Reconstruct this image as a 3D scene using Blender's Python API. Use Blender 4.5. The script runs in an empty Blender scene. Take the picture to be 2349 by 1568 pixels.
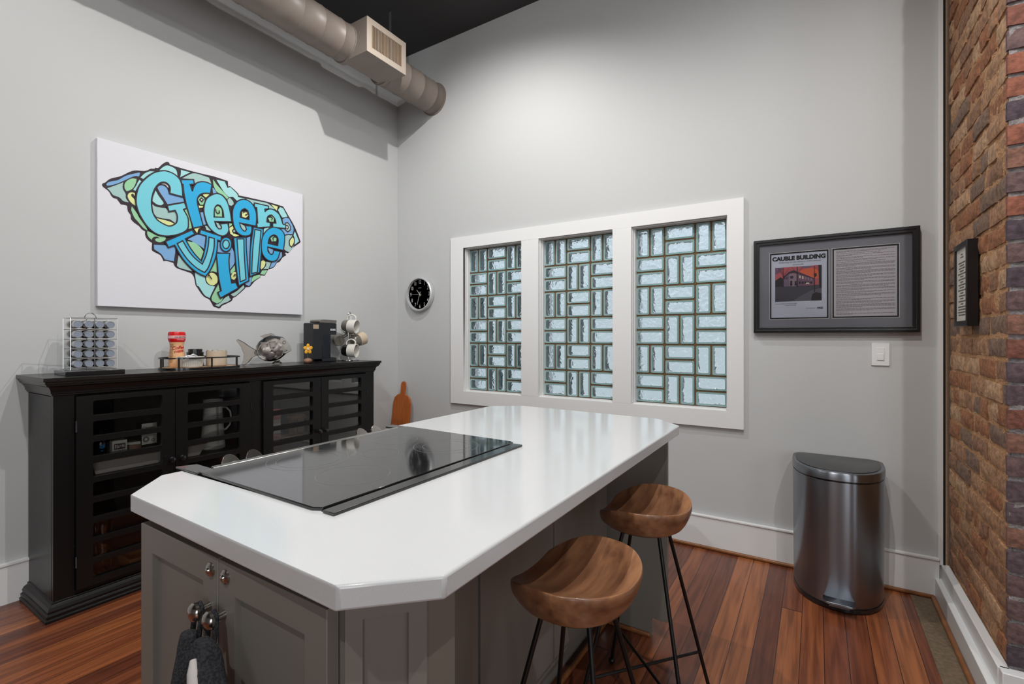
import bpy, bmesh, math, random
from mathutils import Vector, Matrix, noise
from mathutils.geometry import tessellate_polygon
PI=math.pi; R=math.radians
scene=bpy.context.scene; COL=scene.collection
# ---------------- camera, world, light ----------------
cam=bpy.data.cameras.new('camera'); camo=bpy.data.objects.new('camera',cam); COL.objects.link(camo)
camo.location=(3.189,-3.123,1.28); camo.rotation_euler=(R(90),0,0.5627)
cam.sensor_width=36; cam.lens=36*1105/2349; cam.shift_y=-10/2349; cam.clip_start=.02
scene.camera=camo
vs=scene.view_settings; vs.view_transform='Standard'; vs.look='None'; vs.gamma=1; vs.use_curve_mapping=False; vs.exposure=-0.08
w=bpy.data.worlds.new('sky'); scene.world=w; w.use_nodes=True; nt=w.node_tree; bg=nt.nodes['Background']
tc=nt.nodes.new('ShaderNodeTexCoord'); sx=nt.nodes.new('ShaderNodeSeparateXYZ'); cr=nt.nodes.new('ShaderNodeValToRGB')
nt.links.new(tc.outputs['Generated'],sx.inputs[0]); nt.links.new(sx.outputs['Z'],cr.inputs[0]); nt.links.new(cr.outputs[0],bg.inputs[0])
cr.color_ramp.elements[0].position=0.0; cr.color_ramp.elements[0].color=(.55,.60,.63,1)
cr.color_ramp.elements[1].position=.35; cr.color_ramp.elements[1].color=(.80,.88,.95,1)
bg.inputs[1].default_value=1.15
def lamp(name,kind,loc,power,size=.05,target=None,color=(1,1,1),spot=None,blend=.5,sy=None):
    l=bpy.data.lights.new(name,kind); l.energy=power; l.color=color
    if kind=='AREA':
        l.size=size
        if sy: l.shape='RECTANGLE'; l.size_y=sy
    else: l.shadow_soft_size=size
    if kind=='SPOT': l.spot_size=R(spot); l.spot_blend=blend
    o=bpy.data.objects.new(name,l); COL.objects.link(o); o.location=loc
    if target: o.rotation_euler=(Vector(target)-Vector(loc)).to_track_quat('-Z','Y').to_euler()
    return o
WARM=(1,.985,.96)
# track heads on the ceiling
lamp('track_head','SPOT',(1.50,-1.13,3.64),108,.012,(.95,-.55,.8),WARM,150,.75)
lamp('track_head','SPOT',(1.50,-2.75,3.64),78,.012,(.35,-2.6,.6),WARM,150,.75)
lamp('track_head','SPOT',(3.02,-1.85,3.64),125,.015,(2.6,-1.3,.4),WARM,150,.75)
lamp('track_head','SPOT',(2.7,-4.2,3.64),110,.03,(1.2,-2.9,1.0),WARM,160,.75)
lamp('track_head','SPOT',(4.1,-2.7,3.64),95,.02,(3.0,-1.5,.5),WARM,150,.75)
# soft fill added at assumed, unseen window openings in the rear and right walls
for loc,tg,pw in (((5.65,-7.95,1.9),(4.5,0,1.4),40),((7.85,-3.6,1.9),(0,-2.6,1.4),14),((7.85,-6.1,1.9),(0,-3,1.4),35)):
    lamp('window_daylight','AREA',loc,pw,1.25,tg,(.93,.97,1),sy=2.6)
# ---------------- helpers ----------------
def lin(c): return tuple(((x/255)/12.92 if x/255<=.04045 else ((x/255+.055)/1.055)**2.4) for x in c)
MATS={}
def mat(name,rgb,rough=.6,metal=0,spec=.5,**k):
    if name in MATS: return MATS[name]
    m=bpy.data.materials.new(name); m.use_nodes=True; n=m.node_tree.nodes; b=n['Principled BSDF']
    b.inputs['Base Color'].default_value=(*lin(rgb),1); b.inputs['Roughness'].default_value=rough
    b.inputs['Metallic'].default_value=metal; b.inputs['Specular IOR Level'].default_value=spec
    if k.get('coat'): b.inputs['Coat Weight'].default_value=k['coat']; b.inputs['Coat Roughness'].default_value=.08
    L=m.node_tree.links
    if k.get('bump') or k.get('vary'):
        t=n.new('ShaderNodeTexCoord'); mp=n.new('ShaderNodeMapping'); mp.inputs['Scale'].default_value=k.get('stretch',(1,1,1))
        L.new(t.outputs['Object'],mp.inputs[0])
        nz=n.new('ShaderNodeTexNoise'); nz.inputs['Scale'].default_value=k.get('scale',40); nz.inputs['Detail'].default_value=k.get('detail',3)
        L.new(mp.outputs[0],nz.inputs[0])
        if k.get('bump'):
            bp=n.new('ShaderNodeBump'); bp.inputs['Strength'].default_value=k['bump']; bp.inputs['Distance'].default_value=k.get('dist',.002)
            L.new(nz.outputs[0],bp.inputs['Height']); L.new(bp.outputs[0],b.inputs['Normal'])
        if k.get('vary'):
            r=n.new('ShaderNodeValToRGB'); v=k['vary']
            r.color_ramp.elements[0].position=k.get('lo',.3); r.color_ramp.elements[1].position=k.get('hi',.7)
            r.color_ramp.elements[0].color=(*lin(v),1); r.color_ramp.elements[1].color=(*lin(rgb),1)
            L.new(nz.outputs[0],r.inputs[0]); L.new(r.outputs[0],b.inputs['Base Color'])
    MATS[name]=m; return m
def thin_glass(name,tint=(1,1,1),refl=1.0):
    m=bpy.data.materials.new(name); m.use_nodes=True; n=m.node_tree.nodes; L=m.node_tree.links
    for x in list(n):
        if x.type!='OUTPUT_MATERIAL': n.remove(x)
    o=n['Material Output']; mx=n.new('ShaderNodeMixShader'); tr=n.new('ShaderNodeBsdfTransparent'); gl=n.new('ShaderNodeBsdfGlossy'); fr=n.new('ShaderNodeFresnel')
    tr.inputs[0].default_value=(*tint,1); gl.inputs['Roughness'].default_value=.02; fr.inputs[0].default_value=1.5
    mu=n.new('ShaderNodeMath'); mu.operation='MULTIPLY'; mu.inputs[1].default_value=refl; L.new(fr.outputs[0],mu.inputs[0])
    L.new(mu.outputs[0],mx.inputs[0]); L.new(tr.outputs[0],mx.inputs[1]); L.new(gl.outputs[0],mx.inputs[2]); L.new(mx.outputs[0],o.inputs[0])
    return m
class MB:
    def __init__(s): s.v=[]; s.f=[]; s.m=[]; s.T=None
    def add(s,vs,fs,mi=0):
        b=len(s.v)
        if s.T: vs=[s.T(Vector(v)) for v in vs]
        s.v+= [tuple(v) for v in vs]; s.f+=[tuple(b+i for i in f) for f in fs]; s.m+=[mi]*len(fs); return s
    def box(s,x0,x1,y0,y1,z0,z1,mi=0):
        return s.add([(x,y,z) for x in (x0,x1) for y in (y0,y1) for z in (z0,z1)],
            [(0,1,3,2),(4,6,7,5),(0,4,5,1),(2,3,7,6),(0,2,6,4),(1,5,7,3)],mi)
    def prism(s,poly,z0,z1,mi=0,holes=()):
        """polygon in xy extruded in z"""
        loops=[list(poly)]+[list(h) for h in holes]
        tris=tessellate_polygon([[Vector((a,b,0)) for a,b in l] for l in loops]); flat=[p for l in loops for p in l]; n=len(flat)
        vs=[(a,b,z1) for a,b in flat]+[(a,b,z0) for a,b in flat]; fs=[]
        for t in tris:
            a,b,c=[flat[i] for i in t]; ar=(b[0]-a[0])*(c[1]-a[1])-(b[1]-a[1])*(c[0]-a[0])
            if abs(ar)<1e-14: continue
            t=t if ar>0 else t[::-1]; fs.append(tuple(t)); fs.append(tuple(i+n for i in t[::-1]))
        o=0
        for li,l in enumerate(loops):
            A=sum(l[i][0]*l[(i+1)%len(l)][1]-l[(i+1)%len(l)][0]*l[i][1] for i in range(len(l)))
            ccw=(A>0)==(li==0)
            for i in range(len(l)):
                j=(i+1)%len(l); q=(o+i+n,o+j+n,o+j,o+i); fs.append(q if ccw else q[::-1])
            o+=len(l)
        return s.add(vs,fs,mi)
    def flat(s,poly,z,mi=0,holes=()):
        loops=[list(poly)]+[list(h) for h in holes]
        tris=tessellate_polygon([[Vector((a,b,0)) for a,b in l] for l in loops]); flat=[p for l in loops for p in l]; fs=[]
        for t in tris:
            a,b,c=[flat[i] for i in t]; ar=(b[0]-a[0])*(c[1]-a[1])-(b[1]-a[1])*(c[0]-a[0])
            if abs(ar)<1e-14: continue
            fs.append(tuple(t) if ar>0 else tuple(t[::-1]))
        return s.add([(a,b,z) for a,b in flat],fs,mi)
    def ribbon(s,pts,w,z,mi=0,closed=True):
        n=len(pts); L=[];Rr=[]
        for i in range(n):
            a=pts[i-1] if (closed or i) else pts[i]; c=pts[(i+1)%n] if (closed or i<n-1) else pts[i]; b=pts[i]
            def nr(p,q):
                d=(q[0]-p[0],q[1]-p[1]); l=math.hypot(*d) or 1; return (-d[1]/l,d[0]/l)
            n1=nr(a,b) if a!=b else nr(b,c); n2=nr(b,c) if b!=c else n1
            mx,my=n1[0]+n2[0],n1[1]+n2[1]; l=math.hypot(mx,my)
            if l<.5: mx,my=n1; k=1
            else: mx/=l;my/=l;k=min(1.8,1/max(.3,(mx*n1[0]+my*n1[1])))
            L.append((b[0]+mx*w/2*k,b[1]+my*w/2*k,z)); Rr.append((b[0]-mx*w/2*k,b[1]-my*w/2*k,z))
        fs=[(i+n,(i+1)%n+n,(i+1)%n,i) for i in range(n if closed else n-1)]
        return s.add(L+Rr,fs,mi)
    def tube(s,path,r,n=10,mi=0,closed=False):
        P=[Vector(p) for p in path]; N=len(P); rs=r if isinstance(r,(list,tuple)) else [r]*N
        d0=(P[1]-P[0]).normalized(); up=Vector((0,0,1)) if abs(d0.z)<.9 else Vector((1,0,0)); x=d0.cross(up).normalized(); vs=[]
        for i in range(N):
            a=P[i-1] if (closed or i) else P[i]; c=P[(i+1)%N] if (closed or i<N-1) else P[i]
            d=(c-a).normalized(); x=(x-d*x.dot(d)).normalized(); y=d.cross(x)
            for k in range(n):
                t=2*PI*k/n; vs.append(P[i]+(x*math.cos(t)+y*math.sin(t))*rs[i])
        fs=[]
        for i in range(N if closed else N-1):
            for k in range(n):
                a=i*n+k;b=i*n+(k+1)%n;j=((i+1)%N)*n; fs.append((a,b,j+(k+1)%n,j+k))
        if not closed: fs+= [tuple(range(n))[::-1],tuple((N-1)*n+k for k in range(n))]
        return s.add(vs,fs,mi)
    def cyl(s,a,b,r,n=16,mi=0): return s.tube([a,b],r,n,mi)
    def lathe(s,prof,c=(0,0,0),n=32,mi=0,axis=2,sx=1,sy=1,cap=True):
        vs=[];fs=[];N=len(prof)
        for r,h in prof:
            for k in range(n):
                t=2*PI*k/n; p=[r*math.cos(t)*sx,r*math.sin(t)*sy,h]
                if axis==0: p=[p[2],p[0],p[1]]
                if axis==1: p=[p[1],p[2],p[0]]
                vs.append((p[0]+c[0],p[1]+c[1],p[2]+c[2]))
        for i in range(N-1):
            for k in range(n): fs.append((i*n+k,i*n+(k+1)%n,(i+1)*n+(k+1)%n,(i+1)*n+k))
        if cap and prof[0][0]>1e-5: fs.append(tuple(range(n))[::-1])
        if cap and prof[-1][0]>1e-5: fs.append(tuple((N-1)*n+k for k in range(n)))
        return s.add(vs,fs,mi)
    def ball(s,c,r,n=16,mi=0,sc=(1,1,1)):
        m=n//2; pr=[(max(1e-6,math.sin(PI*i/m)),-math.cos(PI*i/m)) for i in range(m+1)]
        b=MB(); b.lathe(pr,(0,0,0),n); return s.add([(v[0]*r*sc[0]+c[0],v[1]*r*sc[1]+c[1],v[2]*r*sc[2]+c[2]) for v in b.v],b.f,mi)
    def merge(s,o,T=None,mi=None):
        return s.add([T(Vector(v)) if T else v for v in o.v],o.f,0) if mi is None else s.add([T(Vector(v)) if T else v for v in o.v],o.f,mi)
def props(o,label=None,cat=None,group=None,kind=None):
    if label:o['label']=label
    if cat:o['category']=cat
    if group:o['group']=group
    if kind:o['kind']=kind
    return o
def obj(name,mb,mats,parent=None,bevel=0,smooth=True,local=False,label=None,seg=2,ang=35):
    me=bpy.data.meshes.new(name); me.from_pydata(mb.v,[],mb.f); me.validate()
    if not isinstance(mats,(list,tuple)): mats=[mats]
    for m in mats: me.materials.append(m)
    if len(mats)>1 and len(me.polygons)==len(mb.m): me.polygons.foreach_set('material_index',mb.m)
    bm=bmesh.new(); bm.from_mesh(me); bmesh.ops.remove_doubles(bm,verts=bm.verts,dist=1e-6) if len(mb.v)<60000 and smooth else None
    bm.to_mesh(me); bm.free()
    if smooth:
        me.polygons.foreach_set('use_smooth',[True]*len(me.polygons)); me.set_sharp_from_angle(angle=R(ang))
    o=bpy.data.objects.new(name,me); COL.objects.link(o)
    if parent:
        o.parent=parent
        if not local:
            wl=Vector((0,0,0)); p=parent
            while p: wl+=p.location; p=p.parent
            me.transform(Matrix.Translation(-wl))
    if bevel:
        b=o.modifiers.new('bevel','BEVEL'); b.width=bevel; b.segments=seg; b.limit_method='ANGLE'; b.angle_limit=R(40); b.harden_normals=False
    if label:o['label']=label
    return o
def thing(name,loc,label,cat,group=None,rz=0):
    o=bpy.data.objects.new(name,None); COL.objects.link(o); o.location=loc; o.rotation_euler=(0,0,rz); o.empty_display_size=.05
    return props(o,label,cat,group)
def struct(name,mb,mats,parent=None,**k):
    o=obj(name,mb,mats,parent,**k)
    if not parent: o['kind']='structure'
    return o
def dup(root,loc,label=None,group=None,rz=None):
    r=root.copy(); COL.objects.link(r); r.location=loc
    if rz is not None: r.rotation_euler=(0,0,rz)
    if label:r['label']=label
    if group:r['group']=group
    for ch in list(root.children):
        c=ch.copy(); COL.objects.link(c); c.parent=r
        for g in ch.children:
            d=g.copy(); COL.objects.link(d); d.parent=c
    return r
def text(s,size,bold=0,align='CENTER',space=1.0,shear=0):
    c=bpy.data.curves.new('t','FONT'); c.body=s; c.size=size; c.offset=bold; c.align_x=align; c.align_y='CENTER'; c.space_character=space; c.shear=shear; c.resolution_u=3
    o=bpy.data.objects.new('t',c); COL.objects.link(o); dg=bpy.context.evaluated_depsgraph_get(); me=bpy.data.meshes.new_from_object(o.evaluated_get(dg))
    mb=MB(); mb.v=[tuple(v.co) for v in me.vertices]; mb.f=[tuple(p.vertices) for p in me.polygons]; mb.m=[0]*len(mb.f)
    bpy.data.objects.remove(o); bpy.data.curves.remove(c); bpy.data.meshes.remove(me); return mb
def smooth_poly(pts,n=3,closed=True):
    """catmull-rom that keeps sharp corners"""
    N=len(pts); V=[Vector(p) for p in pts]; co=[]
    for i in range(N):
        a=V[i]-V[i-1]; b=V[(i+1)%N]-V[i]
        co.append(a.length>0 and b.length>0 and a.angle(b)>R(48) or (not closed and i in(0,N-1)))
    out=[]
    for i in range(N if closed else N-1):
        p1=V[i];p2=V[(i+1)%N]; p0=V[i-1] if not co[i] else p1*2-p2; p3=V[(i+2)%N] if not co[(i+1)%N] else p2*2-p1
        for k in range(n):
            t=k/n; out.append(tuple(.5*((2*p1)+(p2-p0)*t+(2*p0-5*p1+4*p2-p3)*t*t+(3*p1-p0-3*p2+p3)*t*t*t)))
    if not closed: out.append(tuple(V[-1]))
    return out
def rrect(x0,x1,y0,y1,r,n=4):
    out=[]
    for cx,cy,a in ((x1-r,y1-r,0),(x0+r,y1-r,90),(x0+r,y0+r,180),(x1-r,y0+r,270)):
        for k in range(n+1):
            t=R(a+90*k/n); out.append((cx+r*math.cos(t),cy+r*math.sin(t)))
    return out
ART_OUT=[19,635,23,643,33,650,49,671,69,685,90,696,108,709,131,730,151,745,172,754,207,761,226,773,239,784,255,788,260,796,274,798,291,822,309,841,320,847,329,845,332,836,364,833,435,831,521,832,570,835,657,829,660,795,670,801,695,786,723,765,724,755,769,757,818,758,924,760,1033,754,1075,695,1122,629,1167,533,1161,519,1106,476,1075,436,1065,432,1052,434,1048,428,1056,415,1026,393,1007,363,985,352,968,322,933,301,923,298,900,255,867,253,869,239,830,210,799,171,771,165,763,153,706,98,688,89,680,68,622,36,615,24,601,16,586,23,569,29,548,68,521,81,501,101,479,135,469,149,464,177,458,201,445,218,422,226,372,239,356,253,350,269,311,276,301,270,291,293,282,306,258,316,245,324,242,334,244,367,228,377,215,392,210,411,211,426,194,435,182,450,161,463,147,477,144,486,143,503,131,520,128,548,121,551,100,550,92,561,82,576,67,577,57,588,49,605,36,616,23,624]
ART_P=[(1,[37,640,44,653,63,665,88,678,119,708,147,726,184,746,187,742,182,724,160,719,119,686,92,664,65,646,42,635]),(2,[41,622,69,641,111,672,108,654,109,635,121,612,122,590,135,570,111,571,98,584,84,589,67,592,57,605,49,615]),(3,[117,666,131,689,151,704,171,707,168,687,156,654,139,636,125,628,117,642]),(4,[184,706,193,700,178,670,166,640,155,644,168,667,176,689]),(4,[189,720,207,746,231,766,255,772,226,745,202,715]),(4,[280,786,296,808,320,826,355,821,368,804,371,781,341,791,309,792]),(4,[389,821,440,821,411,798,385,776,389,797]),(5,[130,604,137,621,151,628,163,627,162,610,155,622,147,618,147,606,162,590,165,558,147,570,135,586]),(3,[149,551,172,519,193,479,214,452,199,449,180,472,162,490,147,528]),(2,[396,773,432,804,468,823,544,819,558,785,525,785,490,777,465,763,458,785]),(6,[285,711,305,722,323,711,325,696,309,713]),(1,[270,685,278,697,296,704,314,696,323,678,327,664,364,665,399,662,406,639,364,621,320,603,302,632,280,664]),(4,[261,667,274,642,298,610,299,600,287,589,267,590,246,603,248,626]),(2,[244,585,265,575,311,578,325,563,357,575,366,551,368,531,361,501,332,518,296,516,265,519,250,541]),(5,[266,511,307,508,332,505,355,497,341,484,318,480,291,487]),(3,[221,430,241,424,271,412,304,413,312,406,306,392,293,383,280,377,262,380,258,389,267,398,282,400,267,407,249,400,241,384,226,399,220,415]),(3,[161,490,184,495,215,451,221,433,202,444,182,467]),(1,[252,358,309,365,321,354,354,367,360,344,352,278,306,283,291,308,275,321,254,333]),(2,[377,318,408,278,451,233,436,234,384,244,368,255]),(4,[464,227,487,219,521,208,524,179,541,159,579,152,555,98,548,79,518,95,487,143,474,153]),(3,[548,240,586,330,590,241,569,246]),(5,[531,213,555,236,576,232,593,212,592,179,569,158,545,163,529,184]),(3,[599,168,608,128,590,116,608,82,629,89,615,62,590,47,562,62,559,84,579,129]),(2,[673,111,714,137,756,179,760,160,706,106,688,100]),(2,[662,102,667,84,676,81,658,64,622,47,601,27,579,37,611,54,636,85]),(1,[593,431,608,433,611,393,640,379,662,389,680,411,695,379,699,319,669,269,664,371,593,368]),(3,[669,258,699,300,702,266,673,240]),(5,[675,225,688,253,706,259,708,224,695,206,680,210]),(5,[863,340,887,358,904,346,896,317,875,294,861,308]),(2,[908,350,942,351,925,304,887,296,906,322]),(1,[950,356,985,369,1002,425,1020,432,1020,399,981,356,963,325,933,309]),(3,[879,287,917,295,896,260,867,261]),(3,[810,223,822,244,863,257,865,241,830,218,807,199]),(1,[763,195,791,229,810,239,803,195,791,174,767,184]),(1,[773,488,799,501,795,390,791,257,787,272,775,387]),(2,[1037,542,1060,557,1098,562,1110,545,1110,487,1075,439,1052,446,1030,460]),(1,[1026,663,1052,679,1075,677,1110,616,1102,572,1060,564,1037,553,1015,591,1045,604,1033,629]),(4,[1120,596,1153,530,1118,499,1118,546,1110,566]),(4,[992,719,1007,743,1030,741,1064,689,1026,674,1015,685]),(5,[942,747,991,744,983,713]),(2,[770,744,844,747,913,749,949,733,971,721,924,714,920,730,825,731,817,716]),(4,[586,817,636,820,653,783,670,794,712,762,719,742,766,743,741,733,712,716,688,735,660,728,629,755]),(3,[566,815,589,787,626,754,660,724,650,711,623,733,589,742,570,775]),(2,[653,709,667,726,688,706,691,689,677,675,660,678]),(1,[563,759,570,761,589,735,566,727]),(5,[506,703,525,717,547,717,525,691]),(3,[479,670,496,694,515,685,518,666,509,643,493,640]),(5,[482,632,509,636,507,626,485,619]),(1,[492,592,509,599,515,563,525,528,512,522]),(3,[408,590,418,596,435,540,447,489,429,481,430,529]),(5,[456,491,499,502,484,493,476,464]),(2,[520,517,531,519,554,492,528,494]),(1,[423,418,478,455,522,452,518,405,475,398,453,410]),(1,[449,406,456,434,521,451,514,376,490,391]),(3,[420,407,456,405,490,386,511,359,495,306,456,343]),(5,[663,531,684,549,691,529,688,503,726,496,698,484,670,496]),(3,[663,562,681,562,677,551,663,538]),(4,[889,570,931,589,971,596,924,580,889,533]),(3,[578,587,619,594,616,640,596,656,576,635]),(5,[744,650,762,661,780,655,785,636,767,617,744,621]),(3,[920,648,942,668,963,657,960,632,931,626]),(3,[936,514,958,534,981,522,978,501,945,494]),(2,[583,550,599,549,613,531,611,517,596,518]),(2,[733,573,761,565,770,541,761,533,741,545]),(1,[918,446,958,439,951,410,934,408])]
ART_O=[(5,[1102,557,1114,538,1112,509,1094,479,1079,489,1077,521]),(2,[1045,639,1064,646,1083,625,1083,600,1064,582,1045,593]),(6,[1048,622,1062,626,1069,614,1062,600,1050,603]),(6,[490,669,499,682,509,674,501,660]),(2,[682,516,693,533,705,517,691,504])]
ART_L=[(7,[329,667,397,664,394,715,385,754,368,775,345,787,318,791,296,788,263,772,237,751,205,712,182,674,170,631,166,593,168,562,178,525,193,494,214,461,241,434,271,419,306,417,338,424,372,438,405,459,424,484,427,519,423,550,401,590,418,602,405,633,316,594,325,561,357,575,367,551,368,526,361,501,332,479,305,482,269,500,248,531,240,574,240,612,252,665,269,699,287,718,307,724,323,716,331,698],[]),(8,[386,762,455,781,459,755,436,747,449,709,453,730,468,761,493,778,525,785,559,779,550,721,525,718,496,704,479,680,475,655,481,623,490,585,509,514,453,490,441,531,417,615,402,691,398,737,392,737],[]),(7,[554,712,583,730,613,730,640,709,657,678,670,624,677,574,575,555,583,529,599,513,613,517,614,532,604,545,653,559,660,523,653,497,633,477,609,473,570,488,537,520,518,571,512,613,518,659,531,689],[[571,582,629,592,623,635,609,660,593,663,578,645,572,617]]),(8,[697,688,716,715,748,734,784,734,813,715,834,676,839,631,835,577,727,577,735,551,751,531,764,530,772,545,762,566,805,571,807,545,797,513,770,500,738,499,706,519,687,567,682,630,687,663],[[731,613,788,610,788,640,780,668,761,677,741,662,732,638]]),(7,[824,729,922,730,922,710,896,704,897,687,917,707,945,715,978,705,1004,683,1026,628,1050,626,1046,602,952,591,952,620,976,625,967,654,945,674,927,668,913,650,910,620,934,620,933,591,844,568,840,598,847,599,840,701,825,701],[]),(8,[307,386,446,478,461,456,410,418,432,377,463,334,498,299,511,346,523,413,526,456,487,462,493,489,614,470,612,440,592,443,587,371,572,305,544,241,521,208,481,223,436,255,394,302,354,372,322,354],[]),(7,[367,383,396,405,427,352,461,312,503,281,523,334,536,393,541,452,572,449,570,388,554,317,536,262,516,232,471,254,422,298,386,349],[]),(8,[676,430,672,406,659,388,642,379,625,382,612,397,608,418,612,441,625,460,642,469,659,466,672,452],[]),(7,[662,427,659,413,652,402,642,397,632,399,625,408,622,421,625,435,632,446,642,451,652,449,659,440],[]),(8,[586,359,665,371,660,325,664,265,676,183,702,189,718,154,608,82,592,116,613,129,597,213,590,293,585,341],[]),(8,[689,475,769,491,771,406,787,209,721,168,706,278,697,376],[]),(7,[710,470,754,478,756,384,767,215,731,196,719,341],[]),(8,[817,567,885,566,875,462,859,272,793,237,795,390,803,470],[]),(7,[827,553,868,553,855,399,843,272,805,258,812,412],[]),(8,[892,540,920,573,956,593,1000,591,1030,569,1039,532,1030,445,915,451,918,419,938,403,952,411,958,435,1004,434,989,385,967,363,934,357,899,372,875,409,871,469,878,508],[[918,475,987,471,991,513,981,536,960,542,934,524,922,498]])]
ART_S=[[599,629,603,616,593,607,583,615,580,632],[762,634,777,644,780,658,764,661,748,648],[942,639,949,654,938,662,922,655],[956,501,951,517,963,529,981,529],[557,195,540,221,534,210],[688,226,695,240,706,236]]
# ---------------- setting ----------------
PAINT=mat('wall_paint',(190,191,191),.75,bump=.08,scale=90,dist=.002)
WHITE=mat('white_trim_paint',(226,226,226),.35,bump=.05,scale=60)
CEIL=mat('ceiling_paint',(58,58,59),.8)
def floor_material():
    m=bpy.data.materials.new('heart_pine_boards'); m.use_nodes=True; n=m.node_tree.nodes; L=m.node_tree.links; b=n['Principled BSDF']
    t=n.new('ShaderNodeTexCoord'); s=n.new('ShaderNodeSeparateXYZ'); L.new(t.outputs['Object'],s.inputs[0])
    def M(op,a,bb=None):
        x=n.new('ShaderNodeMath'); x.operation=op
        for i,v in enumerate((a,bb)):
            if v is None: continue
            if isinstance(v,(int,float)): x.inputs[i].default_value=v
            else: L.new(v,x.inputs[i])
        return x.outputs[0]
    X=M('DIVIDE',s.outputs[0],.0825); row=M('FLOOR',X); fr=M('FRACT',X)
    wn=n.new('ShaderNodeTexWhiteNoise'); wn.noise_dimensions='1D'; L.new(row,wn.inputs['W'])
    Y=M('ADD',M('DIVIDE',s.outputs[1],3.6),M('MULTIPLY',wn.outputs['Value'],7.0)); seg=M('FLOOR',Y); fy=M('FRACT',Y)
    cid=n.new('ShaderNodeCombineXYZ'); L.new(row,cid.inputs[0]); L.new(seg,cid.inputs[1])
    w2=n.new('ShaderNodeTexWhiteNoise'); L.new(cid.outputs[0],w2.inputs['Vector'])
    r=n.new('ShaderNodeValToRGB'); e=r.color_ramp.elements
    e[0].position=0; e[0].color=(*lin((100,54,38)),1); e[1].position=1; e[1].color=(*lin((160,98,58)),1)
    for p,c in ((.3,(116,64,43)),(.55,(130,73,47)),(.8,(144,84,52))):
        q=e.new(p); q.color=(*lin(c),1)
    L.new(w2.outputs['Value'],r.inputs[0])
    mp=n.new('ShaderNodeMapping'); mp.inputs['Scale'].default_value=(34,1.6,1); add=n.new('ShaderNodeVectorMath'); add.operation='ADD'
    L.new(t.outputs['Object'],mp.inputs[0]); sc=n.new('ShaderNodeVectorMath'); sc.operation='SCALE'; sc.inputs['Scale'].default_value=3.7
    L.new(cid.outputs[0],sc.inputs[0]); L.new(mp.outputs[0],add.inputs[0]); L.new(sc.outputs[0],add.inputs[1])
    nz=n.new('ShaderNodeTexNoise'); nz.inputs['Scale'].default_value=1.5; nz.inputs['Detail'].default_value=5; nz.inputs['Distortion'].default_value=.4; L.new(add.outputs[0],nz.inputs[0])
    g=n.new('ShaderNodeMix'); g.data_type='RGBA'; g.blend_type='MULTIPLY'; g.inputs[0].default_value=.75
    r2=n.new('ShaderNodeValToRGB'); r2.color_ramp.elements[0].position=.35; r2.color_ramp.elements[0].color=(.42,.34,.3,1); r2.color_ramp.elements[1].position=.62; r2.color_ramp.elements[1].color=(1.1,1.08,1.0,1)
    L.new(nz.outputs[0],r2.inputs[0]); L.new(r.outputs[0],g.inputs[6]); L.new(r2.outputs[0],g.inputs[7])
    gap=M('MAXIMUM',M('MAXIMUM',M('LESS_THAN',fr,.016),M('GREATER_THAN',fr,.984)),M('LESS_THAN',fy,.0015))
    g2=n.new('ShaderNodeMix'); g2.data_type='RGBA'; L.new(gap,g2.inputs[0]); L.new(g.outputs[2],g2.inputs[6]); g2.inputs[7].default_value=(.02,.01,.008,1)
    L.new(g2.outputs[2],b.inputs['Base Color']); b.inputs['Roughness'].default_value=.3; b.inputs['Coat Weight'].default_value=.15
    bp=n.new('ShaderNodeBump'); bp.inputs['Strength'].default_value=.25; bp.inputs['Distance'].default_value=.002; hh=M('SUBTRACT',nz.outputs[0],M('MULTIPLY',gap,2.)); L.new(hh,bp.inputs['Height']); L.new(bp.outputs[0],b.inputs['Normal'])
    return m
FLOOR=floor_material()
def fz(x): return .045*max(0,min(1,(2.2-x)/1.8))      # the old floor rises towards the left wall
m=MB(); xs=[-.2,.4,1,1.6,2.2,8.0]
m.add([(x,y,fz(x)) for x in xs for y in (-8,.2)]+[(x,y,-.1) for x in xs for y in (-8,.2)],[(2*i,2*i+2,2*i+3,2*i+1) for i in range(5)]+[(2*i+12,2*i+13,2*i+15,2*i+14) for i in range(5)])
struct('floor',m,FLOOR,smooth=False)
m=MB().box(-.2,8,-8,.2,3.776,3.9); struct('ceiling',m,CEIL,smooth=False)
m=MB().box(-.2,0,-8,.2,0,3.776); struct('wall_left',m,PAINT,smooth=False)
# back wall around the three block openings
OP=[(.765,1.315),(1.462,2.032),(2.161,2.743)]; OZ=(.845,2.008)
m=MB(); m.box(0,3.715,0,.2,0,OZ[0]); m.box(0,3.715,0,.2,OZ[1],3.776)
for a,b in ((0,OP[0][0]),(OP[0][1],OP[1][0]),(OP[1][1],OP[2][0]),(OP[2][1],3.715)): m.box(a,b,0,.2,*OZ)
struct('wall_back',m,PAINT,smooth=False)
m=MB(); y=-8
for a,b in ((-6.75,-5.45),(-4.25,-2.95)): m.box(7.9,8,y,a,0,3.776); m.box(7.9,8,a,b,0,.5); m.box(7.9,8,a,b,3.3,3.776); y=b
m.box(7.9,8,y,-.8,0,3.776); struct('wall_right',m,PAINT,smooth=False)
m=MB(); cuts=[(5.0,6.3)]; x=0
for a,b in cuts: m.box(x,a,-8.2,-8,0,3.776); m.box(a,b,-8.2,-8,0,.5); m.box(a,b,-8.2,-8,3.3,3.776); x=b
m.box(x,8,-8.2,-8,0,3.776); struct('wall_rear',m,PAINT,smooth=False)
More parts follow.
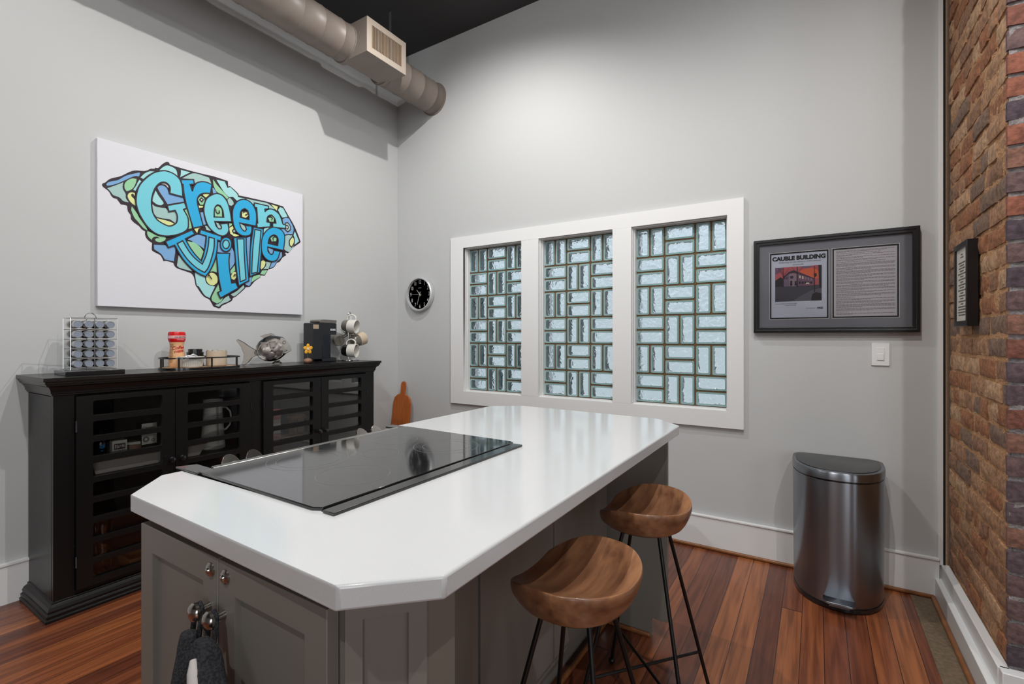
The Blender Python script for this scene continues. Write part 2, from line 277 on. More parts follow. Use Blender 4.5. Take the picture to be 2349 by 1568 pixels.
# white casing of the block window
def casing():
    m=MB(); X0,X1,Z0,Z1=.632,2.833,.741,2.1; y0,y1=-.022,.0
    sec=[(X0,X1,Z0,Z1)]
    ix0,ix1=OP[0][0],OP[2][1]
    for poly in ([(X0,Z0),(X1,Z0),(ix1,OZ[0]),(ix0,OZ[0])],[(X1,Z0),(X1,Z1),(ix1,OZ[1]),(ix1,OZ[0])],[(X1,Z1),(X0,Z1),(ix0,OZ[1]),(ix1,OZ[1])],[(X0,Z1),(X0,Z0),(ix0,OZ[0]),(ix0,OZ[1])]):
        b=MB().prism(poly,0,1); m.merge(b,lambda v:(v.x,-.022*v.z,v.y))
    for a,b in ((OP[0][1],OP[1][0]),(OP[1][1],OP[2][0])): m.box(a,b,-.0225,0,OZ[0],OZ[1])
    # painted reveals and sills
    for a,b in OP:
        m.box(a,a+.006,0,.19,*OZ); m.box(b-.006,b,0,.19,*OZ); m.box(a,b,0,.19,OZ[0],OZ[0]+.006); m.box(a,b,0,.19,OZ[1]-.006,OZ[1])
        m.box(a+.006,a+.012,.02,.055,*OZ); 
    return m
struct('trim_1',casing(),WHITE,bevel=.0015)
BLG=bpy.data.materials.new('wavy_block_glass'); BLG.use_nodes=True
def blk():
    n=BLG.node_tree.nodes;L=BLG.node_tree.links;b=n['Principled BSDF']
    b.inputs['Base Color'].default_value=(.92,.975,1,1); b.inputs['Transmission Weight'].default_value=1; b.inputs['Roughness'].default_value=.03; b.inputs['IOR'].default_value=1.45
    t=n.new('ShaderNodeTexCoord'); nz=n.new('ShaderNodeTexNoise'); nz.inputs['Scale'].default_value=22; nz.inputs['Detail'].default_value=1.5; nz.inputs['Distortion'].default_value=.6
    bp=n.new('ShaderNodeBump'); bp.inputs['Strength'].default_value=1; bp.inputs['Distance'].default_value=.014
    L.new(t.outputs['Object'],nz.inputs[0]); L.new(nz.outputs[0],bp.inputs['Height']); L.new(bp.outputs[0],b.inputs['Normal'])
blk()
LINER=mat('green_glass_edge',(138,168,168),.12,spec=.9,coat=1)
LINERD=mat('green_glass_side',(88,104,100),.15,spec=.8,bump=.5,scale=30,dist=.01)
MORTAR=mat('brown_mortar',(112,88,58),.95,bump=.6,scale=120,vary=(84,64,44),dist=.004)
for wi,(a,b) in enumerate(OP):
    g=MB(); mo=MB(); a+=.006;b-=.006; z0,z1=OZ[0]+.006,OZ[1]-.006; yf=.055; W=(b-a)/3; H=(z1-z0)/6; j=.0055
    for c in range(3):
        for r in range(6):
            x0=a+c*W; zt=z1-r*H
            if (c+r)%2==0: cells=[(x0,x0+W/2,zt-H,zt),(x0+W/2,x0+W,zt-H,zt)]
            else: cells=[(x0,x0+W,zt-H/2,zt),(x0,x0+W,zt-H,zt-H/2)]
            for (p,q,s,t) in cells:
                mo_out=[(p,s),(q,s),(q,t),(p,t)]; inn=rrect(p+j,q-j,s+j,t-j,.010)
                bb=MB().prism(mo_out,0,1,holes=[inn]); mo.merge(bb,lambda v:(v.x,yf+.004+(1-v.z)*.072,v.y))
                e1=rrect(p+j,q-j,s+j,t-j,.010); e2=rrect(p+j+.011,q-j-.011,s+j+.011,t-j-.011,.007)
                bb=MB().prism(e1,0,1,holes=[e2]); g.add([(v[0],yf+(1-v[2])*.012,v[1]) for v in bb.v],bb.f,1)      # raised pressed rim
                e3=rrect(p+j+.001,q-j-.001,s+j+.001,t-j-.001,.010)
                bb=MB().prism(e1,0,1,holes=[rrect(p+j+.004,q-j-.004,s+j+.004,t-j-.004,.008)]); g.add([(v[0],yf+.012+(1-v[2])*.06,v[1]) for v in bb.v],bb.f,2)
                for yy in (yf+.004,yf+.060):
                    bb=MB().prism(e2,0,1); g.add([(v[0],yy+(1-v[2])*.007,v[1]) for v in bb.v],bb.f,0)
    wn=struct('window_%d'%(wi+1),g,[BLG,LINER,LINERD]); 
    obj('mortar_joints',mo,MORTAR,wn,smooth=False)
# baseboards
def bb_prof(x0,x1): 
    m=MB(); m.box(x0,x1,-.018,0,0,.19); m.prism([(x0,-.024),(x1,-.024),(x1,0),(x0,0)],.19,.2); return m
struct('baseboard_back',bb_prof(0,3.7),WHITE,bevel=.0015)
m=MB().box(0,.018,-8,-.018,0,.222); m.box(0,.024,-8,-.024,.222,.234); struct('baseboard_left',m,WHITE,bevel=.0015)
WOODQ=mat('pine_quarter_round',(150,96,52),.4,vary=(116,70,38),scale=14,stretch=(1,1,1))
m=MB(); 
m.prism([(1.2,-.036),(3.684,-.036),(3.684,-.018),(1.2,-.018)],0,.02)
struct('trim_2',m,WOODQ,bevel=.008,seg=3)
m=MB(); m.box(3.664,3.684,-8,-.036,0,.02); struct('trim_3',m,WOODQ,bevel=.008,seg=3)
m=MB(); m.box(3.684,3.712,-.9,-.0,0,.1); m.box(3.708,3.74,-.872,-.0,0,.17); m.box(3.684,8,-.905,-.85,0,.17) if False else None
struct('baseboard_right',m,WHITE,bevel=.003)
m=MB(); m.box(3.712,4.6,-.905,-.86,0,.17); m.box(3.688,4.6,-.93,-.9,0,.1); struct('baseboard_pier',m,WHITE,bevel=.003)
CONC=mat('concrete_strip',(118,100,80),.9,bump=.4,scale=70,vary=(94,80,64),detail=8)
m=MB(); m.box(3.586,3.666,-3.4,-.036,-.01,.003); struct('floor_patch',m,CONC,smooth=False)
m=MB(); m.box(3.695,3.714,-.016,0,.17,3.776); struct('trim_4',m,WHITE,smooth=False)
struct('trim_5',MB().box(3.7145,3.724,-.010,.0,.17,3.776),mat('dark_gap',(30,28,26),.9),smooth=False)
# ---------------- brick ----------------
rnd=random.Random(4)
TONE=[(178,134,102),(186,142,106),(160,118,90),(140,112,94),(200,160,124),(168,112,78)]
TONE2=[(104,86,92),(90,76,84),(136,86,72),(158,98,78),(116,92,90),(146,104,88)]
def brickmats(T,nm): return [mat('%s_%d'%(nm,i),c,.92,bump=.7,scale=55,detail=6,dist=.006,vary=tuple(int(v*.76) for v in c),lo=.35,hi=.62) for i,c in enumerate(T)]
def brick_face(org,u,n,width,z0,z1,first,ch=.0795,bl=.212,rough=.004,rev=.009,ends=(0,0)):
    g=MB(); org=Vector(org);u=Vector(u);n=Vector(n); k=int((z1-z0)/ch)+1
    for r in range(k):
        za=z0+r*ch; zb=min(za+ch-.016,z1); off=[0,.5,.25,.6,.1][r%5] if r%6!=5 else .3
        L=bl if r%6!=5 else bl*.52
        a=-off*L
        while a<width:
            b=min(a+L-.016,width+ends[1]); aa=max(a,ends[0]*-1)
            if b-aa>.025:
                mi=rnd.randrange(6); nx=max(2,int((b-aa)/.028)); nz=3; out=rnd.uniform(-.003,.004); tl=rnd.uniform(-.003,.003)
                vs=[];fs=[]
                for i in range(nx+1):
                    for jz in range(nz+1):
                        s=aa+(b-aa)*i/nx; z=za+(zb-za)*jz/nz; edge=(i in(0,nx)) or (jz in(0,nz))
                        p=org+u*s; nn=noise.noise(Vector((p.x*23,p.y*23,z*23)))*rough+noise.noise(Vector((p.x*60,p.y*60,z*60)))*rough*.6
                        d=out+nn+(-.003 if edge else .0015)
                        wob=noise.noise(Vector((s*14,z*9,r*3.1)))*.004
                        p=p+n*d; vs.append((p.x+u.x*wob*0,p.y,z+wob+tl*(s-aa)/(b-aa)))
                W=nz+1
                for i in range(nx):
                    for jz in range(nz): fs.append((i*W+jz,(i+1)*W+jz,(i+1)*W+jz+1,i*W+jz+1))
                # returns to the mortar
                rim=[i*W for i in range(nx+1)]+[nx*W+j for j in range(1,W)]+[i*W+W-1 for i in range(nx-1,-1,-1)]+[j for j in range(W-2,0,-1)]
                base=len(vs)
                for q in rim:
                    v=Vector(vs[q])-n*(rev+.012); vs.append(tuple(v))
                for q in range(len(rim)):
                    q2=(q+1)%len(rim); fs.append((rim[q],base+q,base+q2,rim[q2]))
                g.add(vs,fs,mi)
            a+=L
    return g
def mortar_face(org,u,n,width,z0,z1,rev,amp=.004):
    g=MB(); org=Vector(org);u=Vector(u);n=Vector(n); nx=int(width/.022)+1; nz=int((z1-z0)/.022); vs=[]
    for i in range(nx+1):
        for j in range(nz+1):
            s=width*i/nx; z=z0+(z1-z0)*j/nz; p=org+u*s; d=-rev+noise.noise(Vector((p.x*40,p.y*40,z*40)))*amp+noise.noise(Vector((p.x*11,p.y*11,z*11)))*amp
            p=p+n*d; vs.append((p.x,p.y,z))
    g.add(vs,[(i*(nz+1)+j,(i+1)*(nz+1)+j,(i+1)*(nz+1)+j+1,i*(nz+1)+j+1) for i in range(nx) for j in range(nz)]); return g
XB=3.738; YP=-.868
bs=brick_face((XB,0,0),(0,-1,0),(-1,0,0),-YP-.004,.10,3.77,0,ends=(0,-.012))
o=struct('wall_brick',bs,brickmats(TONE,'old_brick'),ang=60)
obj('mortar',mortar_face((XB,0,0),(0,-1,0),(-1,0,0),-YP-.012,.05,3.776,.006,.0045),mat('sandy_mortar',(196,150,108),.98,bump=.8,scale=90,vary=(166,124,88),dist=.008),o)
bp_=brick_face((XB-.004,YP,0),(1,0,0),(0,-1,0),.9,.10,3.77,0,ch=.0795,bl=.215,rough=.006,rev=.006)
o=struct('wall_pier',bp_,brickmats(TONE2,'pier_brick'),ang=60)
obj('mortar',mortar_face((XB,YP,0),(1,0,0),(0,-1,0),.9,.05,3.776,.009,.007),mat('grey_mortar',(158,152,152),.98,bump=.9,scale=80,vary=(128,120,118),dist=.01),o)
m=MB().box(XB+.02,8,YP+.02,.2,0,3.776); o=obj('core',m,mat('sandy_mortar',(196,150,108)),o,smooth=False)
# ---------------- duct ----------------
DUCT=mat('tan_duct_paint',(136,126,118),.45,vary=(124,113,105),scale=3,bump=.15)
DX,DZ,DR=.43,3.313,.125
def ridges(y0,y1,pitch=.152):
    pr=[(DR,y0)]; y=y0+.05
    while y<y1-.03:
        pr+=[(DR,y-.004),(DR+.0028,y-.0012),(DR+.0028,y+.0012),(DR,y+.004)]; y+=pitch
    pr.append((DR,y1)); return pr
d=thing('ventilation_duct',(DX,-4,DZ),'round tan spiral air duct with a square grille box, running under the dark ceiling','duct')
m=MB(); m.lathe([(r,h) for r,h in ridges(-7.9,-.925)],(DX,0,DZ),48,axis=1); obj('duct_pipe',m,DUCT,d,ang=50)
m=MB(); m.lathe([(r,h) for r,h in ridges(-.60,-.004)],(DX,0,DZ),48,axis=1); obj('duct_pipe',m,DUCT,d,ang=50)
for pf_ in ([(DR+.002,-.93),(DR+.006,-.93),(DR+.006,-.895),(DR,-.895)],[(DR,-.585),(DR+.006,-.585),(DR+.006,-.56),(DR,-.56)],[(DR+.012,-.006),(DR+.012,-.001)]):
    obj('collar',MB().lathe(pf_,(DX,0,DZ),48,axis=1),DUCT,d)
g=MB(); BX0,BX1,BY0,BY1,BZ0,BZ1=DX-.02,.655,-.925,-.565,3.19,3.425
g.box(BX0,BX1,BY0,BY1,BZ0,BZ1)
gb=obj('grille_box',g,DUCT,d,bevel=.002)
GR=mat('cream_grille',(160,148,136),.5)
fr=MB().prism([(BY0,BZ0),(BY1,BZ0),(BY1,BZ1),(BY0,BZ1)],0,1,holes=[[(BY0+.042,BZ0+.042),(BY1-.042,BZ0+.042),(BY1-.042,BZ1-.042),(BY0+.042,BZ1-.042)]])
f2=MB(); f2.merge(fr,lambda v:(BX1+.001+v.z*.006,v.x,v.y)); gg=obj('grille_frame',f2,GR,gb,bevel=.001)
f3=MB().box(BX1,BX1+.002,BY0+.04,BY1-.04,BZ0+.04,BZ1-.04); obj('grille_backing',f3,mat('grille_dark',(48,38,30),.8),gb)
f4=MB(); k=21
for i in range(k):
    y=BY0+.046+(BY1-BY0-.092)*i/(k-1); f4.box(BX1+.001,BX1+.007,y-.0028,y+.0028,BZ0+.04,BZ1-.04)
obj('grille_bars',f4,mat('grille_bar',(128,110,92),.6),gb)
for y in (-.50,-2.6,-4.6,-6.6): obj('hanger_strap',MB().box(DX-.011,DX+.011,y,y+.002,DZ+DR-.003,3.776),mat('dark_strap',(96,96,98),.5),d)
# ---------------- canvas ----------------
cv=thing('wall_canvas',(0,-1.56,1.445),'white canvas painted with a blue and green lettered state map, above the black cabinet','wall art')
CANV=mat('white_canvas',(214,214,220),.8,bump=.1,scale=400)
m=MB().box(.001,.030,-2.155,-.97,1.445,2.321); obj('canvas_panel',m,CANV,cv,bevel=.002)
pal=[(40,28,38),(118,164,208),(158,192,188),(146,200,158),(158,212,214),(214,220,152),(218,218,222),(112,198,212),(34,164,214)]
AM=[mat('art_ink_%d'%i,c,.65) for i,c in enumerate(pal)]
def pr(l): return [(l[i]/1000,l[i+1]/1000) for i in range(0,len(l),2)]
m=MB(); lay=[0]
def up(): lay[0]+=1; return .0303+lay[0]*.00008
def put(poly,mi,holes=()):
    h=up(); b=MB().flat(poly,0,mi,holes); m.add([(h,v[0]-2.155,v[1]+1.445) for v in b.v],b.f,mi)
def line(poly,wd,closed=True,mi=0):
    h=up(); b=MB().ribbon(poly,wd,0,mi,closed); m.add([(h,v[0]-2.155,v[1]+1.445) for v in b.v],b.f,mi)
put(smooth_poly(pr(ART_OUT),2),0)
for c,p in ART_P: put(smooth_poly(pr(p),3),c)
for c,p in ART_O:
    s=smooth_poly(pr(p),3); put(s,c); line(s,.007)
for c,p,hs in ART_L:
    s=smooth_poly(pr(p),4); H=[smooth_poly(pr(h),4) for h in hs]
    # orient holes
    put(s,c,H); line(s,.0075)
    for h in H: line(h,.0075)
for p in ART_S: line(smooth_poly(pr(p),4,False),.006,False)
obj('painted_picture',m,AM,cv,smooth=False)
# ---------------- black cabinet ----------------
BLK=mat('black_cabinet_paint',(19,18,18),.32,spec=.35,bump=.1,scale=50)
BLKI=mat('black_cabinet_inside',(26,24,24),.6)
FLZ=.045
cab=thing('display_cabinet',(.2,-1.5,FLZ),'long black cabinet with four glazed slatted doors, standing against the left wall','cabinet')
YL,YR,XF=-2.41,-.60,.36
m=MB(); 
m.box(.012,XF,YL,YL+.022,.10,1.04); m.box(.012,XF,YR-.022,YR,.10,1.04); m.box(.012,.02,YL,YR,.10,1.04)
m.box(.012,XF,YL,YR,.10,.125); m.box(.012,XF,YL,YR,1.018,1.04)
m.box(.02,XF-.03,-1.525,-1.475,.12,1.02)
# face frame: stiles and rails
for a,b in ((YL,-2.338),(-1.543,-1.470),(-.677,YR)): m.box(XF-.022,XF+.0005,a,b,.105,1.035)
m.box(XF-.022,XF,YL,YR,.105,.140); m.box(XF-.022,XF,YL,YR,1.017,1.035)
obj('carcass',m,[BLK],cab,bevel=.001)
def crown(y0,y1,x1,prof):
    b=MB(); n=len(prof); loops=[]
    for (o,z) in prof: loops.append([(.002,y0-o,z),(x1+o,y0-o,z),(x1+o,y1+o,z),(.002,y1+o,z)])
    vs=[v for l in loops for v in l]; fs=[]
    for i in range(n-1):
        for k in range(4):
            q=(k+1)%4; fs.append((i*4+k,i*4+q,(i+1)*4+q,(i+1)*4+k))
    fs.append((3,2,1,0)); fs.append(tuple((n-1)*4+k for k in range(4))); return b.add(vs,fs)
cp=[(.0,1.022),(.005,1.024),(.005,1.032),(.010,1.033),(.010,1.041),(.0125,1.052),(.019,1.063),(.029,1.069),(.029,1.076),(.034,1.0765),(.034,1.088),(.041,1.0885),(.041,1.105)]
obj('top_board',crown(YL,YR,XF,cp),mat('black_cabinet_top',(24,21,20),.25,spec=.4),cab,bevel=.001,ang=18)
bp2=[(.032,FLZ),(.034,FLZ+.012),(.028,FLZ+.014),(.030,FLZ+.030),(.022,FLZ+.034),(.024,FLZ+.046),(.018,FLZ+.058),(.006,FLZ+.066),(.006,FLZ+.074),(0,FLZ+.076)]
obj('plinth',crown(YL,YR,XF,bp2),BLK,cab,bevel=.001,ang=18)
PANE=thin_glass('door_glass',(.93,.94,.94),1.0)
bots=[.922,.827,.733,.639,.5456,.4525,.359,.266,.173]
KN=mat('black_knob',(20,20,22),.12,coat=1)
for di,(a,b,oa,ob,hs) in enumerate(((-2.336,-1.942,-2.277,-1.999,-1),(-1.938,-1.545,-1.882,-1.608,1),(-1.468,-1.071,-1.407,-1.132,-1),(-1.067,-.679,-1.011,-.732,1))):
    holes=[rrect(oa,ob,z,z+.068,.009,3) for z in bots]
    bb=MB().prism([(a,.143),(b,.143),(b,1.014),(a,1.014)],0,1,holes=holes)
    m=MB(); m.merge(bb,lambda v:(XF-.004+v.z*.022,v.x,v.y)); dr=obj('door',m,BLK,cab,bevel=.0016,seg=2)
    obj('glass_pane',MB().box(XF+.0,XF+.002,oa-.01,ob+.01,.165,.998),PANE,dr,smooth=False)
    ky=(b-.022) if hs<0 else (a+.022)
    k=MB(); k.lathe([(.006,0),(.006,.012),(.013,.016),(.016,.024),(.013,.031),(.0001,.034)],(XF+.018,ky,.655),20,axis=0); obj('knob',k,KN,dr)
    hy=a-.001 if hs<0 else b+.001
    for z in (.27,.88): obj('hinge',MB().cyl((XF+.018,hy,z-.025),(XF+.018,hy,z+.025),.0035,8),KN,dr)
sh=[]
for (a,b) in ((YL+.024,-1.527),(-1.473,YR-.024)):
    for z in (.630,): obj('shelf',MB().box(.022,XF-.035,a,b,z-.016,z),BLKI,cab,bevel=.001)
# ---------------- island ----------------
GREY=mat('grey_cabinet_paint',(126,121,114),.45,bump=.06,scale=60)
isl=thing('kitchen_island',(2.2,-1.8,0),'grey painted kitchen island cabinet with two front doors under the white worktop','cabinet')
body=[(1.735,-2.52),(1.885,-2.62),(2.56,-2.62),(2.645,-2.525),(2.645,-2.45),(2.385,-2.45),(2.385,-1.06),(2.30,-1.0),(1.80,-1.0),(1.80,-1.72),(2.28,-1.72),(2.28,-2.49),(1.735,-2.49)]
m=MB().prism(body,.09,.882); m.prism([(1.80,-2.49),(1.92,-2.56),(2.5,-2.56),(2.56,-2.5),(2.56,-2.45),(2.36,-2.45),(2.36,-1.06),(1.83,-1.06),(1.83,-1.7),(2.29,-1.7),(2.29,-2.49)],0,.09)
obj('carcass',m,GREY,isl,bevel=.0015)
# overhang rail, end gable and side panels
obj('support_rail',MB().box(2.60,2.62,-2.5,-1.06,.82,.882),GREY,isl,bevel=.001)
g=MB(); bb=MB().prism([(2.385,0),(2.592,0),(2.592,.08),(2.660,.08),(2.660,.882),(2.385,.882)],0,1); g.merge(bb,lambda v:(v.x,-1.06+v.z*.02,v.y)); obj('end_gable',g,GREY,isl,bevel=.001)
for (y0,y1) in ((-2.435,-2.045),(-2.033,-1.595),(-1.583,-1.075)):
    p=MB(); p.box(2.385,2.399,y0,y1,.13,.875)
    pp=obj('side_panel',p,GREY,isl,bevel=.0015)
obj('skirting',MB().box(2.385,2.402,-2.44,-1.062,0,.018),WOODQ,isl,bevel=.006)
obj('skirting',MB().box(2.402,2.59,-1.075,-1.06,0,.018),WOODQ,isl,bevel=.006)
# chamfered corner panel frame
A=Vector((2.56,-2.62)); B=Vector((2.645,-2.525)); d2=(B-A).normalized(); nn=Vector((d2.y,-d2.x)); Ln=(B-A).length
bb=MB().prism([(0,.092),(Ln,.092),(Ln,.88),(0,.88)],0,1,holes=[[(.027,.13),(Ln-.03,.13),(Ln-.03,.835),(.027,.835)]])
m=MB(); m.merge(bb,lambda v:(A.x+d2.x*v.x+nn.x*v.z*.008,A.y+d2.y*v.x+nn.y*v.z*.008,v.y)); obj('corner_panel',m,GREY,isl,bevel=.0008)
CHR=mat('brushed_knob_metal',(178,172,166),.16,metal=1)
def shaker(name,x0,x1):
    yb,yf=-2.622,-2.645; z0,z1=.13,.858
    m=MB(); bb=MB().prism([(x0,z0),(x1,z0),(x1,z1),(x0,z1)],0,1,holes=[[(x0+.057,z0+.057),(x1-.057,z0+.057),(x1-.057,z1-.057),(x0+.057,z1-.057)]])
    m.merge(bb,lambda v:(v.x,yb+(1-v.z)*0-(v.z)*.023,v.y)); m.box(x0+.055,x1-.055,yb-.011,yb,z0+.055,z1-.055)
    return obj(name,m,GREY,isl,bevel=.0015)
DYF=-2.645
d1=shaker('door',1.887,2.2235); d2_=shaker('door',2.2265,2.548)
def knob(parent,x,z,r,nm,l): 
    m=MB(); pr_=[(v[0],v[1]) for v in l]; m.lathe([(r*a,b) for a,b in pr_],(0,0,0),24,axis=1); mm=MB(); mm.merge(m,lambda v:(x+v.x,DYF-v.y,z+v.z)); return obj(nm,mm,CHR,parent)
PK=[(.5,0),(.45,.006),(.4,.016),(.62,.020),(.95,.024),(1,.029),(.8,.034),(.4,.037),(.0001,.038)]
CAPS=[(1,0),(1,.003),(.75,.006),(.5,.0065),(.35,.009),(.0001,.010)]
knob(d1,2.194,.760,.0175,'knob',[(a,b) for a,b in PK]); knob(d2_,2.247,.760,.0175,'knob',PK)
knob(d1,2.199,.832,.0135,'latch_button',CAPS); knob(d2_,2.253,.832,.0135,'latch_button',CAPS)
# ---------------- worktop ----------------
QZ=mat('white_quartz',(206,207,208),.12,vary=(184,184,184),scale=900,lo=.28,hi=.34,detail=1)
wt=MB().prism([(1.856,-2.655),(2.603,-2.668),(2.714,-2.560),(2.716,-1.086),(2.604,-.968),(1.875,-.936),(1.735,-1.035),(1.735,-1.715),(2.295,-1.725),(2.295,-2.49),(1.735,-2.497),(1.735,-2.545)],.882,.92)
o=obj('island_worktop',wt,QZ,None,bevel=.005,seg=3); props(o,'glossy white quartz worktop with clipped corners, lying on the grey island','worktop')
# ---------------- range ----------------
GLS=mat('black_ceramic_glass',(30,30,31),.05,spec=.6,coat=.6)
STEEL=mat('stainless_steel',(176,174,172),.25,metal=1)
BLKM=mat('black_enamel',(24,24,25),.2,coat=.5)
rg=thing('slide_in_range',(2.02,-2.1,0),'black glass electric range with metal control knobs, let into the white worktop','range')
m=MB(); m.box(1.80,2.275,-2.475,-1.745,.02,.915); m.box(1.775,1.80,-2.47,-1.75,.12,.86); obj('oven_body',m,BLKM,rg,bevel=.003)
gp=[(1.81,-2.49),(2.30,-2.497),(2.322,-2.485),(2.325,-1.745),(2.31,-1.735),(1.81,-1.722)]
obj('cooktop_glass',MB().prism(gp,.920,.9275),GLS,rg,bevel=.002)
m=MB(); m.box(2.333,2.368,-2.494,-1.757,.9205,.9265); m.box(2.322,2.336,-2.49,-1.76,.9205,.9225); obj('rear_trim',m,BLKM,rg,bevel=.003,seg=3)
for q_ in ([(1.70,-2.497),(1.82,-2.497),(1.82,-2.452),(1.722,-2.452)],[(1.735,-1.765),(1.82,-1.765),(1.82,-1.722),(1.725,-1.722)]): obj('side_flange',MB().prism(q_,.920,.926),BLKM,rg,bevel=.002)
bb=MB().prism([(1.81,.927),(1.80,.931),(1.795,.929),(1.725,.868),(1.725,.80),(1.81,.80)],0,1); m=MB(); m.merge(bb,lambda v:(v.x,-2.45+v.z*.685,v.y)); cpn=obj('control_panel',m,STEEL,rg,bevel=.002)
N=Vector((-.66,0,.75)).normalized(); U=Vector((0,1,0)); Wd=N.cross(U)
for y in (-2.375,-2.305,-1.895,-1.825):
    c=Vector((1.764,y,.901)); m=MB(); b=MB().lathe([(.028,0),(.028,.004),(.024,.008),(.020,.014),(.0001,.015)],n=24); 
    hd=MB().prism([(.025*math.cos(PI*k/14),.012+.036*math.sin(PI*k/14)) for k in range(15)],-.004,.004); b.merge(hd,lambda v:Vector((v.x,v.z,v.y)))
    m.merge(b,lambda v:c+U*v.x+Wd*v.y+N*v.z); obj('control_knob',m,CHR,rg,bevel=.001)
RING=mat('burner_ring_print',(120,120,120),.4)
m=MB()
for (x,y,r) in ((1.95,-2.26,.085),(1.95,-2.26,.11),(2.18,-2.29,.092),(1.96,-1.93,.075),(2.17,-1.91,.105),(2.17,-1.91,.075),(2.06,-2.09,.055)):
    a=MB(); n=48; p=[(x+r*math.cos(2*PI*k/n),y+r*math.sin(2*PI*k/n)) for k in range(n)]; a.ribbon(p,.0012,.92775); m.merge(a)
obj('burner_rings',m,RING,rg,smooth=False)
# ---------------- stools ----------------
def seat_material():
    m=mat('mango_wood',(164,116,82),.32,vary=(96,60,42),scale=5,stretch=(7,.8,7),detail=7,lo=.28,hi=.72,coat=.15,bump=.05); return m
SEAT=seat_material(); IRON=mat('black_iron',(18,17,17),.4,metal=.3)
def stool_seat():
    # D shaped dished seat; straight cut side at -x
    a=.165; out=[]; cut=-.130; N=72; m=MB()
    def bound(t):
        c,s=math.cos(t),math.sin(t); e=2.25
        r=(abs(c/.145)**e+abs(s/.170)**e)**(-1/e)
        if c<0: r=min(r,cut/c)
        return r
    def top(x,y):
        q=min(1.1,(x/.145)**2*.8*(1 if x>0 else 0)+(y/.165)**2); return .692+.046*q**1.15
    rings=14; vs=[];fs=[]
    for i in range(rings+1):
        f=i/rings
        for k in range(N):
            t=2*PI*k/N; r=bound(t)*f; x,y=r*math.cos(t),r*math.sin(t)
            vs.append((x,y,top(x,y) if i>0 else top(0,0)))
    for i in range(rings):
        for k in range(N): fs.append((i*N+k,i*N+(k+1)%N,(i+1)*N+(k+1)%N,(i+1)*N+k))
    base=rings*N; prev=base
    for f,dz in ((1.012,-.004),(1.018,-.012),(1.008,-.024),(.965,-.040),(.87,-.054),(.70,-.062),(.4,-.066),(.02,-.067)):
        st=len(vs)
        for k in range(N):
            t=2*PI*k/N; r=bound(t)*f; x,y=r*math.cos(t),r*math.sin(t); rim=top(bound(t)*math.cos(t),bound(t)*math.sin(t))
            z=rim+dz if f>.96 else .712+dz
            z=min(z,rim-.004); vs.append((x,y,z))
        for k in range(N): fs.append((prev+k,prev+(k+1)%N,st+(k+1)%N,st+k))
        prev=st
    fs.append(tuple(prev+k for k in range(N))[::-1]); m.add(vs,fs); return m
def make_stool(loc,label,rz=0):
    t=thing('bar_stool',loc,label,'stool','scooped wood stools at the island',rz)
    s=obj('seat',stool_seat(),SEAT,t,local=True,ang=50); sd=s.modifiers.new('s','SUBSURF'); sd.levels=1; sd.render_levels=1
    obj('seat_plate',MB().lathe([(.075,.643),(.075,.649)],n=24),IRON,t,local=True)
    F=[];
    for sx,sy in ((-1,-1),(-1,1),(1,1),(1,-1)):
        a=Vector((sx*.055,sy*.055,.655)); b=Vector((sx*.180,sy*.199,.018)); m=MB(); m.cyl(a,b,.0062,12); lg=obj('leg',m,IRON,t,local=True)
        obj('ball_foot',MB().ball((b.x,b.y,.012),.0125,16),IRON,lg,local=True); F.append(a.lerp(b,.76))
    for i in range(2): obj('stretcher',MB().cyl(F[i],F[i+2],.005,10),IRON,t,local=True)
    return t
st=make_stool((2.700,-2.052,0),'wooden bar stool with black rod legs, the nearer one of the pair beside the island',-.03)
s2=dup(st,(2.700,-1.500,0),'wooden bar stool with black rod legs, the farther one of the pair beside the island',rz=.05)
# ---------------- trash can ----------------
SS=bpy.data.materials.new('brushed_stainless'); SS.use_nodes=True
def ssm():
    n=SS.node_tree.nodes;L=SS.node_tree.links;b=n['Principled BSDF']; b.inputs['Base Color'].default_value=(*lin((138,142,149)),1); b.inputs['Metallic'].default_value=1; b.inputs['Roughness'].default_value=.33; b.inputs['Anisotropic'].default_value=.9; b.inputs['Anisotropic Rotation'].default_value=0.25
    t=n.new('ShaderNodeTexCoord'); mp=n.new('ShaderNodeMapping'); mp.inputs['Scale'].default_value=(2,2,400); nz=n.new('ShaderNodeTexNoise'); nz.inputs['Scale'].default_value=3
    bp=n.new('ShaderNodeBump'); bp.inputs['Strength'].default_value=.04; L.new(t.outputs['Object'],mp.inputs[0]); L.new(mp.outputs[0],nz.inputs[0]); L.new(nz.outputs[0],bp.inputs['Height']); L.new(bp.outputs[0],b.inputs['Normal'])
ssm()
def dshape(k=1.0,n=28):
    # flat back on +y, bulged front towards -y
    hw=.195*k; pts=[]; 
    for i in range(n+1):
        t=PI+PI*i/n; c,s=math.cos(t),math.sin(t); e=.80
        pts.append((hw*math.copysign(abs(c)**e,c), -.06*k+ .285*k*math.copysign(abs(s)**.95,s)*.97))
    r=.045*k
    pts+= [(hw,.0)]; 
    for i in range(6): a=R(i*18); pts.append((hw-r+r*math.cos(a),.0+r*math.sin(a)))
    for i in range(6): a=R(90+i*18); pts.append((-hw+r+r*math.cos(a),.0+r*math.sin(a)))
    return pts
tr=thing('trash_can',(3.280,-.075,0),'tall brushed steel pedal trash can standing in the corner beside the brick wall','trash can')
def ringbody(levels,cap=True):
    m=MB(); P0=dshape(); n=len(P0); vs=[];fs=[]
    for k,z in levels:
        P_=dshape(k); vs+=[(x,y,z) for x,y in P_]
    for i in range(len(levels)-1):
        for j in range(n): q=(j+1)%n; fs.append((i*n+j,i*n+q,(i+1)*n+q,(i+1)*n+j))
    fs.append(tuple(range(n))[::-1]); fs.append(tuple((len(levels)-1)*n+j for j in range(n))); return m.add(vs,fs)
